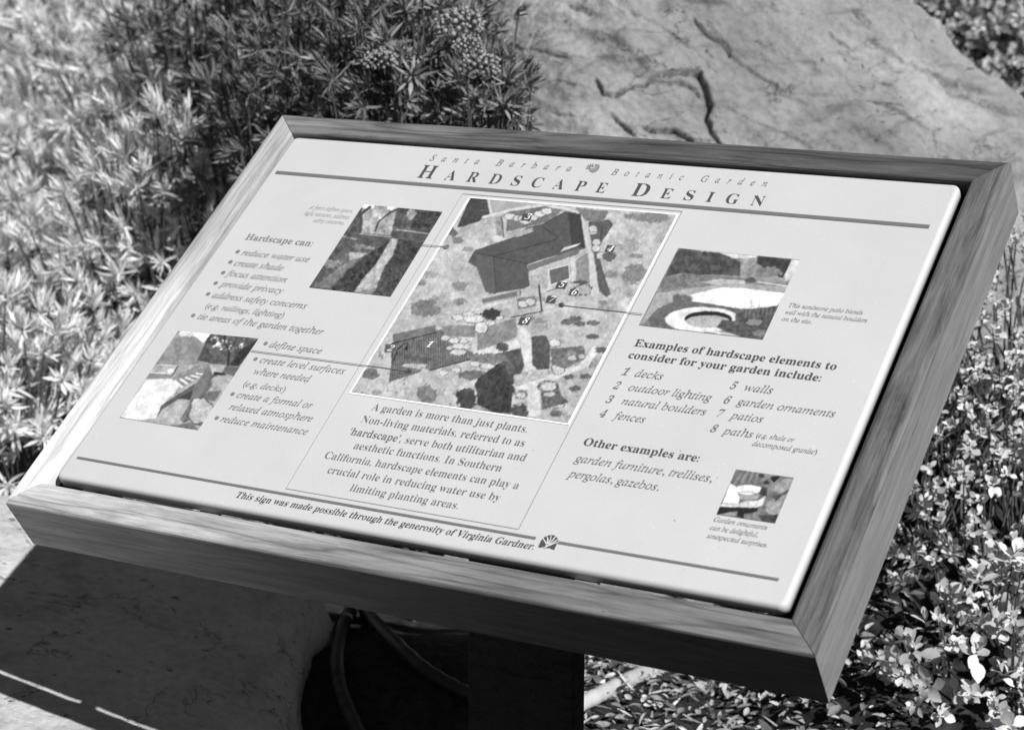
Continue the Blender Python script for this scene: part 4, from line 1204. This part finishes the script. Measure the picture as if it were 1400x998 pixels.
def shrub(name, centre, rx, rz, n, size, kind, mat, label, cat, group, seed, heads=(), fill=0.55, lean=None):
    """a mound of leaf whorls on stems; centre = middle of the mound"""
    rng = np.random.default_rng(seed)
    centre = np.asarray(centre, float)
    gz = float(ground_z(centre[0:1], centre[1:2])[0])
    base = np.array([centre[0], centre[1], gz])
    root = thing(name, base, label, cat, group)
    # directions over the whole mound, fewer underneath
    i = np.arange(n) + 0.5
    z = 1 - (1.55 if kind == 'needle' else 1.3) * i / n
    ph = i * 2.39996 + rng.uniform(0, 6.28)
    d = np.stack([np.sqrt(1 - z ** 2) * np.cos(ph), np.sqrt(1 - z ** 2) * np.sin(ph), z], -1)
    d = norm(d + rng.normal(0, 0.16, d.shape))
    f = np.where(rng.random(n) < fill, rng.uniform(0.85, 1.12, n), rng.uniform(0.45, 0.85, n))
    lump = 1 + 0.28 * fbm(d * 1.6 + seed, 2, seed)
    C = centre + d * np.array([rx, rx, rz]) * (f * lump)[:, None]
    C[:, 2] = np.maximum(C[:, 2], gz + size * 0.25)
    A = norm(d * np.array([1, 1, 0.8]) + np.array([0, 0, 0.55]) + rng.normal(0, 0.22, d.shape))
    V, F, tone = rosettes(C, A, rng, kind, size)
    link('foliage', mesh('foliage', V - base, F, True, tone), mat, root)
    SV, SF = [], []
    for c, a in zip(C[::(2 if kind == 'needle' else 4)], A[::(2 if kind == 'needle' else 4)]):
        b0 = base + np.array([(c[0] - base[0]) * 0.1, (c[1] - base[1]) * 0.1, -0.03])
        m1 = b0 * 0.4 + c * 0.6 - a * size * 0.8 + rng.normal(0, 0.15 * rx, 3) * np.array([1, 1, 0.3])
        t = np.linspace(0, 1, 6)[:, None]
        path = (1 - t) ** 2 * b0 + 2 * t * (1 - t) * m1 + t ** 2 * (c + a * size * 0.2)
        v, fs = tube(path, np.linspace(0.0045 if kind == 'needle' else 0.0026, 0.0014, 6), 4)
        o = len(SV); SV += [tuple(q - base) for q in v]; SF += [tuple(o + k for k in q) for q in fs]
    link('stem', mesh('stem', SV, SF, True), M_STEM, root)
    for hp, hr in heads:
        hp = np.asarray(hp, float)
        m = 70
        ii = np.arange(m) + .5
        zz = 1 - 1.5 * ii / m; pa = ii * 2.39996
        dd = np.stack([np.sqrt(1 - zz ** 2) * np.cos(pa), np.sqrt(1 - zz ** 2) * np.sin(pa), zz * 0.7], -1)
        q = hp + dd * hr * rng.uniform(0.75, 1.05, m)[:, None]
        v, fc, tn = beads(q, hr * 0.105, rng)
        link('flower_head', mesh('flower_head', v - base, fc, True, tn), M_BUD, root)
    return root


G1 = 'narrow-leaved shrubs behind the sign'
LEFT = [  # u, v, df, rx, rz, n, size, silver, label, seed, heads
    (40, 555, 3.60, 0.22, 0.21, 201, 0.0416, 1, 'low washed-out shrub touching the pale rock at the lower left of the sign', 101, []),
    (150, 440, 4.00, 0.26, 0.25, 246, 0.0432, 1, 'washed-out shrub growing beside the middle of the pale left rail', 102, []),
    (262, 315, 3.95, 0.22, 0.24, 214, 0.0400, 1, 'washed-out narrow-leaved shrub beside the upper part of the left rail', 103, []),
    (60, 330, 5.00, 0.36, 0.36, 268, 0.0528, 1, 'bright washed-out shrub at the left edge, halfway up', 104, []),
    (355, 215, 3.85, 0.16, 0.18, 124, 0.0414, 0, 'dark-hearted shrub just outside the back left corner of the frame', 105, []),
    (450, 120, 3.60, 0.18, 0.20, 319, 0.0317, 0, 'grey-green shrub pressed against the upper rail near its left end', 106, [((495, 62), 3.44, 0.034)]),
    (570, 110, 3.45, 0.155, 0.18, 319, 0.0310, 0, 'grey-green shrub behind the upper rail with beaded bud clusters, in front of the boulder', 107, [((630, 34), 3.30, 0.040), ((655, 92), 3.24, 0.034), ((640, 66), 3.27, 0.026), ((520, 85), 3.28, 0.03)]),
    (668, 140, 3.28, 0.07, 0.08, 97, 0.0295, 0, 'small dark tuft of narrow leaves at the foot of the boulder', 108, []),
    (200, 185, 5.20, 0.36, 0.36, 268, 0.0512, 1, 'pale blurred shrub up the bank left of the frame corner', 109, []),
    (40, 120, 6.20, 0.46, 0.44, 268, 0.0672, 1, 'brightest pale shrub in the upper left corner', 110, []),
    (330, 60, 4.50, 0.26, 0.26, 319, 0.0384, 0, 'grey-green shrub on the bank straight above the frame corner', 111, []),
    (448, 12, 4.10, 0.20, 0.22, 348, 0.0325, 0, 'shrub at the top edge left of the boulder', 112, []),
    (190, 15, 6.50, 0.46, 0.42, 268, 0.0624, 1, 'pale leafy shrub at the top edge left of the middle bank', 113, []),
    (205, 372, 4.60, 0.28, 0.26, 237, 0.0464, 1, 'washed-out shrub half hidden behind the two shrubs along the left rail', 115, []),
    (110, 250, 5.70, 0.40, 0.36, 237, 0.0592, 1, 'pale shrub on the left bank between the bright edge shrubs', 116, []),
    (285, 120, 5.00, 0.30, 0.30, 237, 0.0464, 1, 'pale shrub up the bank, behind the back left frame corner', 117, []),
    (20, 440, 4.50, 0.26, 0.26, 210, 0.0480, 1, 'washed-out shrub at the left edge above the pale rock', 118, []),
    (300, 15, 6.00, 0.40, 0.36, 224, 0.0560, 1, 'hazy pale shrub at the top edge above the frame corner', 119, []),
    (100, 30, 7.40, 0.50, 0.46, 210, 0.0720, 1, 'farthest pale shrub at the top left', 120, []),
    (420, 190, 3.95, 0.14, 0.16, 109, 0.0325, 0, 'low shaded shrub peeping over the left end of the upper rail', 121, []),
]
for u, v, df, rx, rz, n, size, washed, label, seed, heads in LEFT:
    hp = [(at(h[0][0], h[0][1], h[1]), h[2]) for h in heads]
    shrub('leafy_shrub', at(u, v, df), rx, rz, n, size, 'needle', M_LEAF_WASHED if washed else M_LEAF_NEEDLE, label, 'shrub', G1, seed, hp)

G2 = 'round-leaved plants beside the sign'
RIGHT_P = [
    (1390, 440, 3.30, 0.16, 0.15, 92, 0.0167, 'round-leaved plant at the right edge below the boulder', 201),
    (1310, 520, 3.15, 0.15, 0.14, 84, 0.0167, 'round-leaved plant beside the upper half of the right rail', 202),
    (1400, 580, 3.05, 0.13, 0.13, 71, 0.0180, 'round-leaved plant at the right edge, halfway down', 203),
    (1262, 640, 3.05, 0.13, 0.12, 67, 0.0174, 'round-leaved plant hugging the middle of the right rail', 204),
    (1345, 690, 2.95, 0.12, 0.11, 54, 0.0192, 'round-leaved plant near the right edge, just above the dark gap', 205),
    (1205, 800, 3.05, 0.09, 0.09, 37, 0.0192, 'round-leaved plant beside the lower part of the right rail', 206),
    (1300, 800, 2.90, 0.08, 0.08, 23, 0.0223, 'round-leaved plant in the dark gap right of the frame corner', 207),
    (1390, 830, 2.80, 0.09, 0.08, 27, 0.0248, 'large-leaved plant at the right edge near the bottom', 208),
    (1312, 920, 2.80, 0.10, 0.08, 27, 0.0279, 'large-leaved plant with open leaf whorls at the lower right', 209),
    (1235, 965, 2.85, 0.06, 0.06, 18, 0.0223, 'tight round-leaved rosette at the bottom edge right of the corner', 210),
    (1150, 985, 2.95, 0.045, 0.04, 14, 0.0161, 'tiny leafy sprig right under the lowest frame corner', 211),
    (1395, 965, 2.75, 0.07, 0.06, 21, 0.0248, 'leafy plant in the bottom right corner', 212),
]
for u, v, df, rx, rz, n, size, label, seed in RIGHT_P:
    shrub('leafy_plant', at(u, v, df), rx, rz, int(n * 1.35), size, 'round', M_LEAF_ROUND, label, 'plant', G2, seed, fill=0.8)
G3 = 'leafy shrubs behind the boulder'
for u, v, df, rx, rz, n, size, label, seed in [
        (1265, 20, 6.3, 0.34, 0.30, 560, 0.019, 'small-leaved sunlit shrub behind the sloping shoulder of the boulder', 221),
        (1390, 90, 6.0, 0.34, 0.32, 560, 0.018, 'small-leaved shrub at the right edge behind the boulder', 222),
        (1405, 165, 5.6, 0.24, 0.16, 320, 0.018, 'small-leaved shrub peeping over the right end of the boulder', 224),
        (1385, -40, 7.2, 0.42, 0.36, 520, 0.022, 'small-leaved shrub in the upper right corner', 223)]:
    shrub('leafy_shrub', at(u, v, df), rx, rz, n, size, 'round', M_LEAF_ROUND, label, 'shrub', G3, seed, fill=0.8)


def ground_cover():
    rng = np.random.default_rng(55)
    n = 1900
    f = 3.55 + 5.5 * rng.random(n) ** 1.4
    u = rng.uniform(-120, 640, n)
    P = CAM * np.array([1, 1, 0]) + np.outer(f, EF) + np.outer((u - 700) / FPX * f, ER)
    keep = ~((P[:, 0] > -1.95) & (P[:, 1] < 1.05)) & ~((u > 330) & (f < 4.1))          # not on the flat rock
    P, f = P[keep], f[keep]
    P[:, 2] = ground_z(P[:, 0], P[:, 1]) + rng.uniform(0.0, 0.10, len(P))
    A = norm(np.array([0.1, -0.15, 1.0]) + rng.normal(0, 0.3, P.shape))
    V, F, tone = [], [], []
    for lo, hi, sz in ((0, 5, 0.045), (5, 20, 0.062)):
        q = (f >= lo) & (f < hi)
        v, fc, tn = rosettes(P[q], A[q], rng, 'needle', sz)
        F.append(fc + sum(len(x) for x in V)); V.append(v); tone.append(tn)
    b = np.array([-1.5, 2.5, 0.0])
    o = link('ground_cover', mesh('ground_cover', np.concatenate(V) - b, np.concatenate(F), True, np.concatenate(tone)), M_LEAF_WASHED); o.location = b
    tag(o, 'pale low leafy growth covering the bank between the shrubs on the left', 'ground cover', kind='stuff')
ground_cover()


# ------------------------------------------------------------------ hose and leaf litter
def on_ground(u, v, lift=0.0):
    d = ray(u, v); d = d / d.dot(EF)
    t0, t1 = 1.0, 8.0                      # horizontal distance, found by halving
    for _ in range(40):
        t = (t0 + t1) / 2; p = CAM + t * d
        if p[2] > float(ground_z(p[0:1], p[1:2])[0]) + lift: t0 = t
        else: t1 = t
    return CAM + t0 * d


def smooth_path(pts, m):
    pts = np.asarray(pts, float)
    t = np.linspace(0, len(pts) - 1, m)
    i = np.clip(np.floor(t).astype(int), 0, len(pts) - 2); f = (t - i)[:, None]
    g = lambda k: pts[np.clip(k, 0, len(pts) - 1)]
    p0, p1, p2, p3 = g(i - 1), g(i), g(i + 1), g(i + 2)
    return 0.5 * (2 * p1 + (p2 - p0) * f + (2 * p0 - 5 * p1 + 4 * p2 - p3) * f ** 2 + (3 * p1 - p0 - 3 * p2 + p3) * f ** 3)


def pipe(name, px, r, mat, label, cat, lift):
    path = smooth_path([on_ground(u, v, lift) for u, v in px], 100)
    v, fc = tube(path, r * (1 + 0.05 * np.sin(np.arange(100) * 0.9)), 12)
    b = path[0]
    o = link(name, mesh(name, v - b, fc, True), mat); o.location = b
    tag(o, label, cat)


pipe('garden_hose', [(940, 888), (905, 905), (885, 917), (860, 929), (828, 945), (800, 959), (760, 978), (700, 1000), (650, 1030)], 0.0125, M_HOSE,
     'pale hose lying on leaf litter and passing behind the sign post', 'hose', 0.014)
pipe('shaded_hose', [(494, 815), (480, 835), (467, 862), (461, 900), (464, 935), (474, 965), (492, 1005), (510, 1040)], 0.011, M_HOSE_SHADE,
     'curved hose painted dark for shade just beside the flat rock', 'tube', 0.012)
pipe('shaded_hose', [(490, 815), (507, 842), (535, 873), (575, 910), (620, 938), (660, 955), (720, 975)], 0.011, M_HOSE_SHADE,
     'hose painted dark for shade, slanting down towards the sign post', 'tube', 0.012)


def litter():
    rng = np.random.default_rng(77)
    n = 6500
    f = rng.uniform(2.5, 4.4, n); r = rng.uniform(0.03, 0.60, n)
    P = np.outer(f, EF) + np.outer(r, ER) + CAM * np.array([1, 1, 0])
    P[:, 2] = ground_z(P[:, 0], P[:, 1]) + rng.uniform(0.002, 0.02, n)
    a = rng.uniform(0, 6.28, n)
    D = norm(np.stack([np.cos(a), np.sin(a), rng.normal(0, 0.25, n)], -1))
    A = norm(np.stack([rng.normal(0, 0.3, n), rng.normal(0, 0.3, n), np.ones(n)], -1))
    L = rng.uniform(0.006, 0.030, n) * np.where(rng.random(n) < 0.08, 1.7, 1.0); W = L * rng.uniform(0.12, 0.32, n)
    tw = rng.random(n) < 0.18
    L[tw] *= 1.8; W[tw] = 0.0022
    prof = lambda t: np.clip(np.sin(np.pi * (0.08 + 0.86 * t)), 0.1, 1)
    V, F, tone = leaf_mesh(P, D, A, L, W, rng.uniform(-0.3, 0.3, n), 5, prof, 0.5, rng)
    tone = np.repeat(rng.uniform(0.1, 1.0, n) ** 1.5 * 1.9, 15)
    b = np.array([-0.15, 1.1, 0.0])
    o = link('leaf_litter', mesh('leaf_litter', V - b, F, True, tone), M_LITTER); o.location = b
    tag(o, 'dry leaf and bark litter covering the soil behind the post', 'leaf litter', kind='stuff')
litter()
